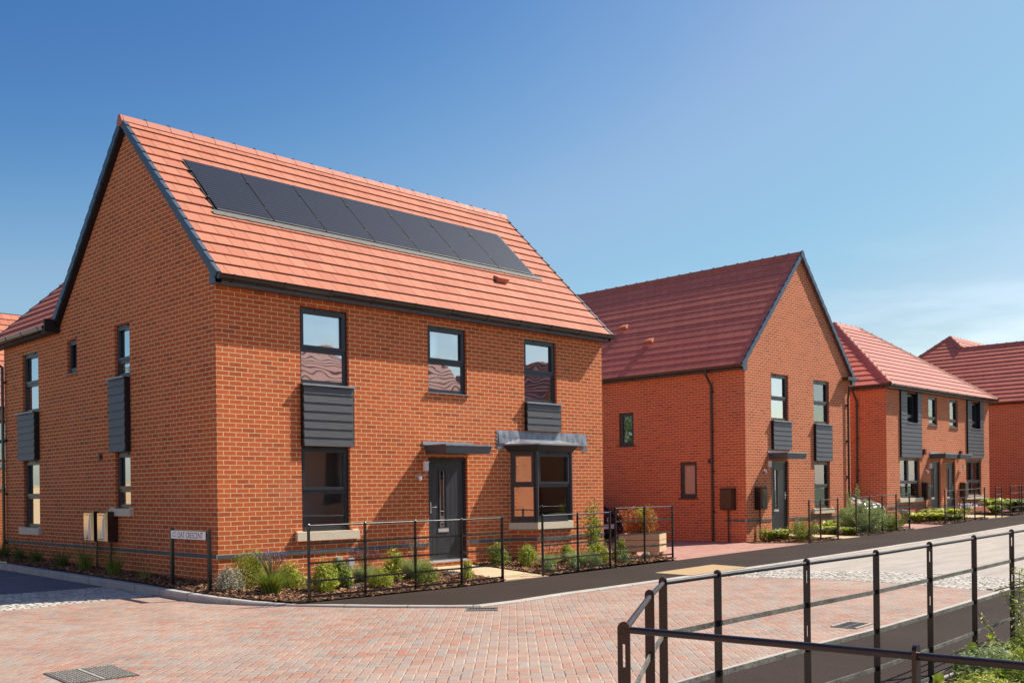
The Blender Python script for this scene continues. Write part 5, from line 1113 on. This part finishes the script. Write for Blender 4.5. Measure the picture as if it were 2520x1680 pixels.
pb('feather', 'yellow green feathery clump right behind the tall lavender by the first railing post', 'shrub', .66, -1.00, .46, .46, 'g_lime', n=1100)
pb('feather', 'bright lime feathery shrub directly right of the first railing post', 'shrub', .95, -1.55, .50, .50, 'g_lime', n=1300)
pb('mound', 'mid green broad leaved shrub behind the first railing bay', 'shrub', 1.35, -1.35, .44, .42, 'g_mid', n=800, l=.05, lw=.024)
pb('lavender', 'lavender with purple spikes in front of the two grey pipe covers', 'lavender plant', 2.10, -1.00, .46, .50, 'g_grey', n=420, fl=30)
pb('mound', 'small grey green plant on the mulch between the lime shrub and the ribbed cover', 'shrub', 1.62, -1.05, .32, .20, 'g_grey', n=380)
pb('feather', 'pale lime feathery shrub between the second and third railing posts', 'shrub', 2.72, -1.0, .50, .50, 'g_lime', n=1200)
pb('mound', 'low yellow green shrub at the foot of the second railing post', 'shrub', 1.90, -1.72, .46, .32, 'g_lime', n=1000, l=.035)
pb('lavender', 'straggly lavender with dry seed heads close to the front door', 'lavender plant', 3.10, -1.10, .56, .62, 'g_grey', n=460, fl=36)
pb('mound', 'low bright green shrub at the foot of the third railing post', 'shrub', 2.86, -1.70, .40, .30, 'g_mid', n=900, l=.03)
pb('mound', 'small round yellow green shrub left of the gap in the railing', 'shrub', 3.82, -1.66, .26, .32, 'g_lime', n=560, l=.035)
pb('feather', 'green feathery shrub just right of the sandstone door path', 'shrub', 5.70, -.45, .50, .44, 'g_mid', n=1200)
pb('feather', 'second bushy green shrub right of the door path, under the edge of the bay sill', 'shrub', 6.05, -.95, .46, .44, 'g_lime', n=1200)
pb('lavender', 'grey lavender in front of the left half of the bay window', 'lavender plant', 6.28, -1.30, .44, .44, 'g_grey', n=460, fl=16)
pb('feather', 'small lime shrub under the right half of the bay sill', 'shrub', 7.20, -.95, .36, .38, 'g_lime', n=800)
pb('mound', 'low silvery tuft at the post below the bay window', 'shrub', 5.85, -1.70, .28, .20, 'g_grey', n=420)
pb('mound', 'low silvery tuft between two railing posts below the bay window', 'shrub', 6.55, -1.70, .26, .18, 'g_grey', n=380)
pb('lavender', 'grey green lavender at the foot of the tall wall shrub', 'lavender plant', 7.05, -1.42, .48, .46, 'g_grey', n=500, fl=10)
pb('feather', 'lime green shrub below the tall wall shrub', 'shrub', 7.72, -1.30, .52, .46, 'g_lime', n=1200)
pb('mound', 'low silvery tuft right of the stepped railing joint foot', 'shrub', 7.15, -1.76, .30, .18, 'g_grey', n=420)
# the tall thin wall shrub
def tall_shrub():
    m = MB(); st = MB()
    for i in range(16):
        a = RND.uniform(0, 2*pi); rr = RND.uniform(.05, .42); h = RND.uniform(.6, 1.22); tip = Vector((cos(a)*rr, sin(a)*rr*.7, h)); st.tube([(0, 0, -.03), tip*.5+Vector((0, 0, .08)), tip], .006, 4, cap=False, taper=.35)
        for j in range(46): f = RND.uniform(.2, 1.05); q = tip*f+Vector((RND.gauss(0, .05), RND.gauss(0, .05), RND.gauss(0, .05))); leafq(m, q, Vector((RND.uniform(-1, 1), RND.uniform(-1, 1), RND.uniform(.1, 1))), .065, .034)
    o = m.build('shrub', 'g_mid', fix=False, loc=(8.25, -.75, bedz(8.25, -.75))); tag(o, 'tall open green shrub against the right corner of the big house', 'shrub', 'garden plants'); st.build('stem', 'stem', o, fix=False)
tall_shrub()
pb('mound', 'bright young green shrub left of the timber planter', 'shrub', 8.40, -1.35, .36, .44, 'g_mid', n=520, l=.05, lw=.022)
pb('mound', 'low blue grey tuft under the young green shrub near the planter', 'shrub', 8.15, -1.66, .34, .18, 'g_grey', n=420)
pb('mound', 'tiny silvery tuft under the timber planter', 'shrub', 9.15, -1.45, .24, .14, 'g_silver', n=300)
for i, (x, y, h) in enumerate(((-.26, 9.0, .5), (-.30, 7.9, .42), (-.33, 6.9, .42), (-.35, 5.45, .5), (-.34, 4.35, .62), (-.36, 3.05, .56), (-.34, 1.85, .38))):
    lab = ['dark grassy sage clump at the foot of the far left downpipe', 'dark sage tuft under the left stone sill', 'dark sage tuft right of the left stone sill', 'thin sage clump left of the two meter boxes', 'sage clump at the conduit of the right meter box', 'upright sage tuft between the meter boxes and the street sign', 'sparse thin plant just left of the street name sign'][i]
    pb('grass', lab, 'sage plant', x, y, .42, h, 'g_dark' if i < 4 else 'g_mid', n=190 if i < 6 else 40, fl=9 if i < 6 else 2, fc='maroon', name='sage_plant', group='sage plants beside the side wall')
def pr_(kind, label, cat, x, y, w, h, col, **k): return plant(kind, label, cat, x, y, bedR(x, y), w, h, col, **k)
pr_('wild', 'grey green feathery bush in front of the door of the gable fronted house', 'bush', 17.0, -.75, 1.05, .80, 'g_mid', n=2600, l=.07, lw=.014)
pr_('wild', 'wispy pale weed at the corner below the black meter box', 'weed', 16.75, .25, .5, .55, 'g_lime', n=260, l=.06, name='weed')
for i, (x, y, w, h, c, t) in enumerate(((17.1, .25, .6, .34, 'g_mid', 'low leafy plant under the black meter box'), (17.65, .15, .5, .34, 'g_lime', 'low leafy plant at the doorstep of the gable fronted house'), (19.5, -.1, .6, .36, 'g_lime', 'yellow green leafy plant right of the door of the gable fronted house'), (20.2, .0, .6, .40, 'g_lime', 'yellow green leafy plant behind the three post railing'), (19.45, -.9, .5, .30, 'g_mid', 'low leafy plant beside the first post of the overgrown railing'), (20.9, .35, .6, .42, 'g_lime', 'yellow leafy plant under the stone sill of the gable fronted house'))):
    pr_('hosta', t, 'leafy plant', x, y, w, h, c, n=60)
pr_('wild', 'large feathery green bush growing through the railing in front of the white car', 'bush', 20.75, -.70, 1.8, 1.12, 'g_grey', n=8500, l=.075, lw=.018, sprays=48)
pr_('wild', 'tall pale feathery sprays rising above the white car bonnet', 'bush', 21.75, .05, .55, 1.72, 'g_grey', n=4200, l=.07, lw=.018, sprays=11)
pr_('wild', 'lower green bush at the right end of the overgrown railing', 'bush', 22.25, -.85, 1.1, .75, 'g_mid', n=3600, l=.07, lw=.016, sprays=34)
for i, (x, y, w, h, c, t) in enumerate(((26.5, .1, .8, .36, 'g_lime', 'bright leafy plant right of the curved brown panel'), (27.1, -.3, .7, .34, 'g_lime', 'bright leafy plant in the middle of the row below the left window'), (27.7, .1, .8, .42, 'g_lime', 'bright leafy plant under the black meter box of the semi-detached pair'), (28.4, -.35, .8, .42, 'g_lime', 'bright leafy plant behind the railing in front of the left door'), (29.0, .2, .7, .40, 'g_mid', 'green leafy plant at the left doorstep'), (27.7, -.8, .6, .28, 'g_mid', 'low leafy plant at the front edge of the row below the left window'), (32.6, -.4, .6, .36, 'g_mid', 'green leafy plant right of the right hand doorstep'), (33.5, .0, .9, .62, 'g_lime', 'yellow green leafy shrub at the right end of the semi-detached pair'), (34.6, -.3, .8, .5, 'g_mid', 'green leafy shrub beyond the yellow green one at the right edge'), (35.4, -.4, .8, .5, 'g_grey', 'pale green leafy shrub farthest along the railing at the right edge'))):
    pr_('hosta', t, 'leafy plant', x, y, w, h, c, n=80)
for i, (x, y) in enumerate(((41.0, -.2), (43, .0))): pass
m = MB(); crown(m, (0, 0, 0), .42, .34, 300, .06, .04, 10, mi=0); fl = MB()
for _ in range(70): a = RND.uniform(0, 2*pi); r_ = RND.uniform(0, .42); leafq(fl, Vector((cos(a)*r_, sin(a)*r_, .24+RND.uniform(0, .16))), Vector((-.5, -1, .6)), .07, .065, 0 if RND.random() > .4 else 1)
o = m.build('flower_clump', 'g_dark', fix=False, loc=(29.9, -.35, zr(29.9, -.35)+.16)); tag(o, 'white and purple pansies in front of the two doors of the semi-detached pair', 'flowers', 'garden plants'); fl.build('flower', ['petal', 'purple'], o, fix=False)

# foreground plants behind the near railing, bottom right
gz = lambda x, y: zr(x, y)+.04
for i, (x, y, w, h, t) in enumerate(((-.95, -11.95, .6, .26, 'needle leaved lavender nearest the bottom edge on the left of the foreground bed'), (-.30, -12.05, .6, .26, 'needle leaved lavender in the middle of the foreground bed'), (.35, -11.95, .6, .30, 'needle leaved lavender behind the thick round rail'), (.30, -11.60, .55, .26, 'needle leaved lavender at the front of the foreground bed below the rail post'), (1.05, -11.75, .6, .36, 'needle leaved lavender at the right edge of the foreground bed'), (-.5, -12.55, .6, .26, 'needle leaved lavender lowest in the bottom right corner'))):
    o = plant('mound', t, 'lavender plant', x, y, gz(x, y), w, h, ('g_lime', 'g_mid', 'g_lime', 'g_grey', 'g_mid', 'g_lime')[i], n=2200, group='foreground lavender', l=.06, lw=.011, cl=26, lump=.42, name='lavender_plant')
def sprig(x, y, z, h, lean, label, n=60, ll=.07, col='g_mid'):
    m = MB(); st = MB(); base = Vector((0, 0, 0)); tip = Vector((lean[0], lean[1], h)); st.tube([base, tip*.5+Vector((0, 0, h*.06)), tip], .005, 5, cap=False, taper=.4)
    for i in range(n):
        f = .15+.85*i/n; q = tip*f; a = i*2.4; d = Vector((cos(a), sin(a), .5)); e = q+d*ll*.6; leafq(m, e, Vector((cos(a)*.4, sin(a)*.4, 1)), ll, ll*.34)
        st.tube([q, e], .0018, 3, cap=False)
    o = m.build('weed', col, fix=False, loc=(x, y, z)); tag(o, label, 'weed', 'weeds by the near railing'); st.build('stem', 'stem', o, fix=False)
sprig(1.72, -11.33, gz(1.7, -11.3), .78, (.06, .0), 'tall leafy weed growing in front of the last visible railing post', 70, .085)
sprig(1.75, -11.48, gz(1.7, -11.4), .62, (-.24, .20), 'leaning leafy weed left of the last visible railing post', 46, .07)
sprig(1.30, -11.40, gz(1.3, -11.4), .46, (-.25, .18), 'drooping yellow flowered stem over the dark footway', 30, .045, 'g_lime')
sprig(2.05, -11.55, gz(2.0, -11.5), .70, (.15, -.1), 'leafy weed at the right edge behind the last railing post', 60, .085)
def bigleaf(x, y, z, r, tilt, label, col):
    m = MB(); k = len(m.v); m.v.append((0, 0, 0)); N = 12
    for i in range(N): a = 2*pi*i/N; rr = r*(1 if i else .75); m.v.append((cos(a)*rr, sin(a)*rr*.85, .03*cos(3*a)+.02))
    for i in range(N): m.f.append((k, k+1+i, k+1+(i+1) % N)); m.mi.append(0); m.uv.append(None)
    o = m.build('broad_leaved_weed', col, fix=False, loc=(x, y, z)); o.rotation_euler = tilt; st = MB(); st.tube([(0, 0, 0), (.02, .02, -.30)], .005, 5); st.build('stalk', 'stem', o); tag(o, label, 'leaf', 'broad leaves by the near railing')
bigleaf(.42, -11.40, .02, .062, (.7, -.7, 0), 'large round dark green leaf above the thick rail', 'g_mid'); bigleaf(.78, -11.42, .06, .055, (.9, -.5, .4), 'large bright yellow green leaf above the thick rail', 'g_lime'); bigleaf(-.55, -11.52, -.08, .06, (.6, -.6, 0), 'bright round leaf at the bottom edge below the thick rail', 'g_lime'); bigleaf(.05, -11.42, -.06, .07, (.7, -.8, .2), 'dull green leaf just under the thick rail', 'g_mid')

# ------------------------------------------------------------ timber planter with a copper leaved bush
pl = thing('planter', 'square timber planter box on block feet standing on the drive', 'planter', (10.30, -.92, dzz(10.3, -.9)+.0), math.atan2(.90, -.42)-pi)
# local: long side along -x.. rotated so the long face looks at the street corner
def planter():
    Lx, Ly = .86, -.70
    for k in range(3):
        z0 = .12+k*.135
        m = MB()
        m.box(0, -Lx, -.035, 0, z0, z0+.124); m.box(0, -Lx, -Ly, -Ly+.035, z0, z0+.124); m.box(.0, .035, -.035, -Ly+.035, z0, z0+.124); m.box(-Lx-.035, -Lx, -.035, -Ly+.035, z0, z0+.124)
        m.build('board', 'wood', pl)
    for (x, y) in ((-.10, .06), (-Lx+.14, .06), (-.10, -Ly-.1), (-Lx+.14, -Ly-.1)):
        m = MB(); m.solid([(x-.07, y-.07, 0), (x+.07, y-.07, 0), (x+.07, y+.07, 0), (x-.07, y+.07, 0), (x-.11, y-.07, .12), (x+.09, y-.07, .12), (x+.09, y+.07, .12), (x-.11, y+.07, .12)]); m.build('foot', 'wood', pl)
    m = MB(); m.box(-Lx, 0, 0, -Ly, .14, .48); m.build('soil', 'soil', pl)
planter()
hb = MB(); st = MB(); hg = MB()
for i in range(34):
    a = RND.uniform(0, 2*pi); rr = RND.uniform(0, .36); b0 = Vector((cos(a)*rr, sin(a)*rr, 0)); tip = b0*1.3+Vector((RND.uniform(-.08, .08), RND.uniform(-.08, .08), RND.uniform(.38, .62))); st.tube([b0, tip], .005, 4, cap=False, taper=.4)
    g = rr < .11
    for j in range(120): f = RND.uniform(.05, 1.05); q = b0.lerp(tip, f)+Vector((RND.gauss(0, .045), RND.gauss(0, .045), RND.gauss(0, .04))); leafq(hg if g else hb, q, Vector((RND.uniform(-1, 1), RND.uniform(-1, 1), RND.uniform(-.2, 1))), .055, .027)
PC = pl.matrix_basis @ Vector((-.43, -.40, .48)) if False else Matrix.Rotation(pl.rotation_euler.z, 3, 'Z') @ Vector((-.43, .35, .48)) + Vector(pl.location)
o = hb.build('bush', 'g_red', fix=False, loc=PC); tag(o, 'copper red and green leaved bush growing in the timber planter', 'bush', 'garden plants'); hg.build('green_foliage', 'g_lime', o, fix=False); st.build('stem', 'stem', o, fix=False)

# ------------------------------------------------------------ cars
def car(label, loc, paint_, rz=0, plate='plate', emblem=True):
    o = thing('parked_car', label, 'car', loc, rz)
    def loft(secs, name, mat, n=7):
        m = MB(); rings = []
        for (y, w, zl, zm, zt_) in secs:
            pr = [(-w*.9, zl), (-w*.985, zl+(zm-zl)*.35), (-w, zm), (-w*.95, zm+(zt_-zm)*.45), (-w*.80, zt_-(zt_-zm)*.12), (-w*.4, zt_), (0, zt_+.01)]
            pr += [(-a, c) for a, c in pr[:-1][::-1]]; rings.append([(a, y, c) for a, c in pr])
        for r1, r2 in zip(rings, rings[1:]):
            for k in range(len(r1)-1): m.face([r1[k], r1[k+1], r2[k+1], r2[k]])
            m.face([r1[-1], r1[0], r2[0], r2[-1]])
        m.face(rings[0]); m.face(rings[-1]); bo = m.build(name, mat, o, smooth=False)
        bm = bmesh.new(); bm.from_mesh(bo.data); bmesh.ops.remove_doubles(bm, verts=bm.verts, dist=.0005); bm.to_mesh(bo.data); bm.free()
        for p in bo.data.polygons: p.use_smooth = True
        return bo
    body = loft([(0, .66, .30, .48, .58), (.03, .76, .24, .46, .64), (.15, .84, .20, .50, .74), (.45, .88, .19, .56, .85), (.95, .895, .18, .60, .96), (1.2, .90, .18, .62, .99), (2.4, .90, .18, .64, 1.0), (3.5, .90, .20, .66, 1.02), (4.0, .85, .24, .66, .98), (4.15, .76, .30, .62, .90)], 'body', paint_)
    cab = loft([(.98, .76, .90, .93, .96), (1.35, .74, .9, 1.05, 1.20), (1.8, .68, .9, 1.25, 1.42), (2.4, .67, .9, 1.3, 1.47), (3.3, .67, .9, 1.28, 1.45), (3.8, .70, .9, 1.1, 1.25), (4.02, .72, .9, .96, 1.0)], 'cabin_glass', 'carglass')
    rf = loft([(1.78, .66, 1.36, 1.39, 1.435), (2.4, .66, 1.40, 1.44, 1.487), (3.35, .65, 1.36, 1.41, 1.46)], 'roof', paint_)
    for s in (-1, 1):
        for y in (.78, 3.35):
            m = MB(); m.tube([(s*.90, y, .31), (s*.70, y, .31)], .31, 20); t = m.build('wheel', 'tyre', o); m = MB(); m.tube([(s*.905, y, .31), (s*.80, y, .31)], .19, 14); m.build('rim', 'cap', t)
        m = MB(); m.solid([(s*.50, .02, .50), (s*.78, .12, .52), (s*.83, .30, .56), (s*.55, .10, .52), (s*.50, .04, .62), (s*.76, .16, .69), (s*.84, .42, .74), (s*.55, .20, .70)]); m.build('headlight', 'lens', o)
        m = MB(); m.solid([(s*.93, 1.22, .94), (s*1.04, 1.22, .95), (s*1.04, 1.34, .95), (s*.90, 1.34, .94), (s*.93, 1.22, 1.04), (s*1.04, 1.22, 1.06), (s*1.04, 1.34, 1.06), (s*.90, 1.34, 1.05)]); m.build('mirror', paint_, o)
    m = MB(); m.box(-.48, .48, -.012, .06, .48, .60); m.box(-.60, .60, -.012, .06, .24, .30); m.build('grille', 'dark', o)
    m = MB(); m.box(-.26, .26, -.022, -.012, .335, .445); m.build('number_plate', plate, o)
    if emblem:
        m = MB(); c = (0, -.02, .545)
        for k in range(20): a, a2 = 2*pi*k/20, 2*pi*(k+1)/20; m.tube([(cos(a)*.058, -.02, .545+sin(a)*.058), (cos(a2)*.058, -.02, .545+sin(a2)*.058)], .006, 4)
        for P_ in ([(-.022, .04), (0, .006), (.022, .04)], [(-.045, .022), (-.022, -.045), (0, -.006), (.022, -.045), (.045, .022)]):
            m.tube([(x, -.022, .545+z) for x, z in P_], .005, 4)
        m.build('emblem', 'chrome', o)
    return o
nc = car('dark navy blue hatchback parked nose out on the drive between the first two houses', (14.50, 4.0, -.20), 'navy'); nc.scale = (1, 1, 1.22)
car('white car parked behind the big feathery bush, between the second and third house', (24.15, .45, .03), 'carwhite', emblem=False, plate='white')
# curved brown panel with a pale edge by the corner of house 3
cp = thing('curved_panel', 'brown curved metal panel with a pale grey top by the semi-detached pair', 'curved panel', (25.95, .35, .07))
m = MB(); g = MB(); N = 8
for k in range(N):
    a = pi/2*k/N; a2 = pi/2*(k+1)/N; f = lambda t: (-.45+.72*sin(t), .48*cos(t)**.8)
    (x0, z0), (x1, z1) = f(a), f(a2); g.solid([(x0, -.17, z0-.02), (x1, -.17, z1-.02), (x1, .13, z1-.02), (x0, .13, z0-.02), (x0, -.17, z0), (x1, -.17, z1), (x1, .13, z1), (x0, .13, z0)])
    m.solid([(x0, -.165, 0), (x1, -.165, 0), (x1, -.15, 0), (x0, -.15, 0), (x0, -.165, z0-.022), (x1, -.165, max(.001, z1-.022)), (x1, -.15, max(.001, z1-.022)), (x0, -.15, z0-.022)])
m.build('side_panel', 'brown_box', cp); g.build('top_panel', 'greyplastic', cp)

# ------------------------------------------------------------ surroundings seen past house 1 and in the window reflections
HB = thing('brick_house', 'distant house with a sunlit red roof just visible at the far left edge', 'house', (-2.0, 21, 0), group='brick houses of the new estate')
m = MB(); wall(HB, 'front_wall', F(), 0, 11, -.4, 4.4, [(4.6, 5.9, 2.5, 3.9), (1.5, 2.7, 2.5, 3.9)], 'brick'); m.face([(0, 0, -.4), (0, 7, -.4), (0, 7, 4.4), (0, 0, 4.4)]); m.face([(11, 0, -.4), (11, 7, -.4), (11, 7, 4.4), (11, 0, 4.4)]); m.build('rear_wall', 'brick', HB, fix=False)
window(HB, F(), 4.6, 5.9, 2.5, 3.9); window(HB, F(), 1.5, 2.7, 2.5, 3.9); slope(HB, 'roof', (-.2, -.3, 4.3), (1, 0, 0), (0, .7, .714), 11.4, 5.2, 'tile1', .345); slope(HB, 'roof', (11.2, 7.6, 4.3), (-1, 0, 0), (0, -.7, .714), 11.4, 5.2, 'tile1', .345)
gutter(HB, (-.2, -.22, 4.32), (11.2, -.22, 4.32), (0, -1, 0)); m = MB(); m.box(0, 11, -.02, -.001, 2.3, 2.45); m.build('string_course', 'cap', HB)
gw_ = thing('garden_wall', 'low brick garden wall glimpsed at the far left edge behind the downpipe', 'wall', (.2, 14.5, 0)); m = MB(); m.box(0, 8, 0, .22, -.3, 1.55); m.build('wall', 'brick', gw_); m = MB(); m.box(-.02, 8.02, -.03, .25, 1.552, 1.62); m.build('coping', 'cap', gw_)
plant('wild', 'green garden bush glimpsed at the far left edge', 'bush', 2.2, 16.2, 0, 1.6, 2.3, 'g_lime', n=3000, sprays=26, l=.09, lw=.03)
fp = thing('timber_fence', 'sunlit timber fence mirrored in the side windows of the big house', 'fence', (-9.2, 6, 0))
m = MB()
for k in range(200): m.box(-.01-(.006 if k % 2 else 0), .012, k*.15, k*.15+.148, -.1, 1.85)
m.build('fence_board', 'wood', fp); m = MB(); m.box(-.03, .03, 0, 30, 1.85, 1.9); m.build('capping', 'wood', fp)
def tree(x, y, h, label, seed):
    t = thing('tree', label, 'tree', (x, y, zr(x, y)-.1), group='trees mirrored in the windows'); m = MB(); m.tube([(0, 0, 0), (.1, .05, h*.25), (.05, .1, h*.55)], .22, 8, taper=.45)
    c = MB()
    for i in range(9): a = i*2.4; e = (cos(a)*h*.22, sin(a)*h*.22, h*(.5+.04*i)); m.tube([(0.07, .07, h*(.22+.03*i)), e], .07, 6, taper=.3); crown(c, (e[0], e[1], e[2]-h*.08), h*.17, h*.20, 700, .22, .13, 9, lump=.45)
    crown(c, (0, 0, h*.68), h*.2, h*.30, 1200, .22, .13, 12, lump=.4)
    m.build('trunk', 'stem', t); c.build('crown', 'g_tree', t, fix=False)
tree(-15, 33, 8, 'broad green tree beyond the timber fence, mirrored in the side window', 1); tree(-19, 24, 7, 'smaller green tree beyond the timber fence, mirrored in the side wall window', 2); tree(-22, 38, 9, 'tall green tree farther beyond the timber fence', 3)
OP = thing('brick_house', 'brick house across the street whose red roof is mirrored in the upper windows', 'house', (13.6, -24, .1), group='brick houses of the new estate')
m = MB(); wall(OP, 'front_wall', lambda a, d, z: (a, d, z), 0, 15, -.4, 4.9, [(2, 3, 3.2, 4.5), (5, 6, .7, 4.5), (9, 10, .7, 4.5), (12, 13, .7, 4.5)], 'brick'); m.face([(0, 0, -.4), (0, -6.5, -.4), (0, -6.5, 4.9), (0, 0, 4.9)]); m.face([(15, 0, -.4), (15, -6.5, -.4), (15, -6.5, 4.9), (15, 0, 4.9)]); m.face([(0, -6.5, -.4), (15, -6.5, -.4), (15, -6.5, 4.9), (0, -6.5, 4.9)]); m.face([(15, 0, 4.9), (15, -6.5, 4.9), (15, -3.25, 8.2)]); m.face([(0, 0, 4.9), (0, -6.5, 4.9), (0, -3.25, 8.2)]); m.build('rear_wall', 'brick', OP, fix=False)
slope(OP, 'roof', (15.1, .3, 4.75), (-1, 0, 0), (0, -.70, .714), 15.2, 5.05, 'tile3', .345); slope(OP, 'roof', (-.1, -6.8, 4.75), (1, 0, 0), (0, .70, .714), 15.2, 5.05, 'tile3', .345)
ridge(OP, (-.1, -3.25, 8.36), (15.1, -3.25, 8.36), (0, 1, 0), lift=.05)
OQ = thing('brick_house', 'second brick house across the street with its gable mirrored in the right upper window', 'house', (30, -22, .15), group='brick houses of the new estate')
wall(OQ, 'front_wall', lambda a, d, z: (a, d, z), 0, 6.3, -.4, 4.9, [(1.4, 2.4, 3.2, 4.5), (3.9, 4.9, .7, 4.5)], 'brick', gable=(3.15, 8.2)); m = MB(); m.face([(0, 0, -.4), (0, -9, -.4), (0, -9, 4.9), (0, 0, 4.9)]); m.face([(6.3, 0, -.4), (6.3, -9, -.4), (6.3, -9, 4.9), (6.3, 0, 4.9)]); m.face([(0, -9, -.4), (6.3, -9, -.4), (6.3, -9, 4.9), (3.15, -9, 8.2), (0, -9, 4.9)]); m.build('rear_wall', 'brick', OQ, fix=False)
slope(OQ, 'roof', (-.3, -9, 4.75), (0, 1, 0), (.69, 0, .724), 9.1, 5.0, 'tile3', .345); slope(OQ, 'roof', (6.6, .1, 4.75), (0, -1, 0), (-.69, 0, .724), 9.1, 5.0, 'tile3', .345)

OR = thing('brick_house', 'brick house behind the camera whose sunlit gable is mirrored in the bay window', 'house', (-16, -22, -.1), group='brick houses of the new estate')
TT = lambda a, d, z: (d, a, z)
wall(OR, 'front_wall', TT, 0, 14, -.4, 4.9, [(2, 3, .7, 2.1), (2, 3, 3.2, 4.5), (6, 7, 3.2, 4.5), (6, 7, .7, 2.1), (10, 11, .0, 2.1), (10, 11, 3.2, 4.5)], 'brick')
for q in ((2, 3, .7, 2.1), (2, 3, 3.2, 4.5), (6, 7, 3.2, 4.5), (6, 7, .7, 2.1), (10, 11, 3.2, 4.5)): window(OR, TT, *q)
door(OR, TT, 10, 11, 0, 2.1)
m = MB(); m.face([(0, 0, -.4), (-7, 0, -.4), (-7, 0, 4.9), (0, 0, 4.9)]); m.face([(0, 14, -.4), (-7, 14, -.4), (-7, 14, 4.9), (0, 14, 4.9)]); m.face([(-7, 0, -.4), (-7, 14, -.4), (-7, 14, 4.9), (-7, 0, 4.9)]); m.face([(0, 0, 4.9), (-7, 0, 4.9), (-3.5, 0, 8.3)]); m.face([(0, 14, 4.9), (-7, 14, 4.9), (-3.5, 14, 8.3)]); m.build('rear_wall', 'brick', OR, fix=False)
slope(OR, 'roof', (.3, 14.1, 4.75), (0, -1, 0), (-.70, 0, .714), 14.2, 5.2, 'tile1', .345); slope(OR, 'roof', (-7.3, -.1, 4.75), (0, 1, 0), (.70, 0, .714), 14.2, 5.2, 'tile1', .345)
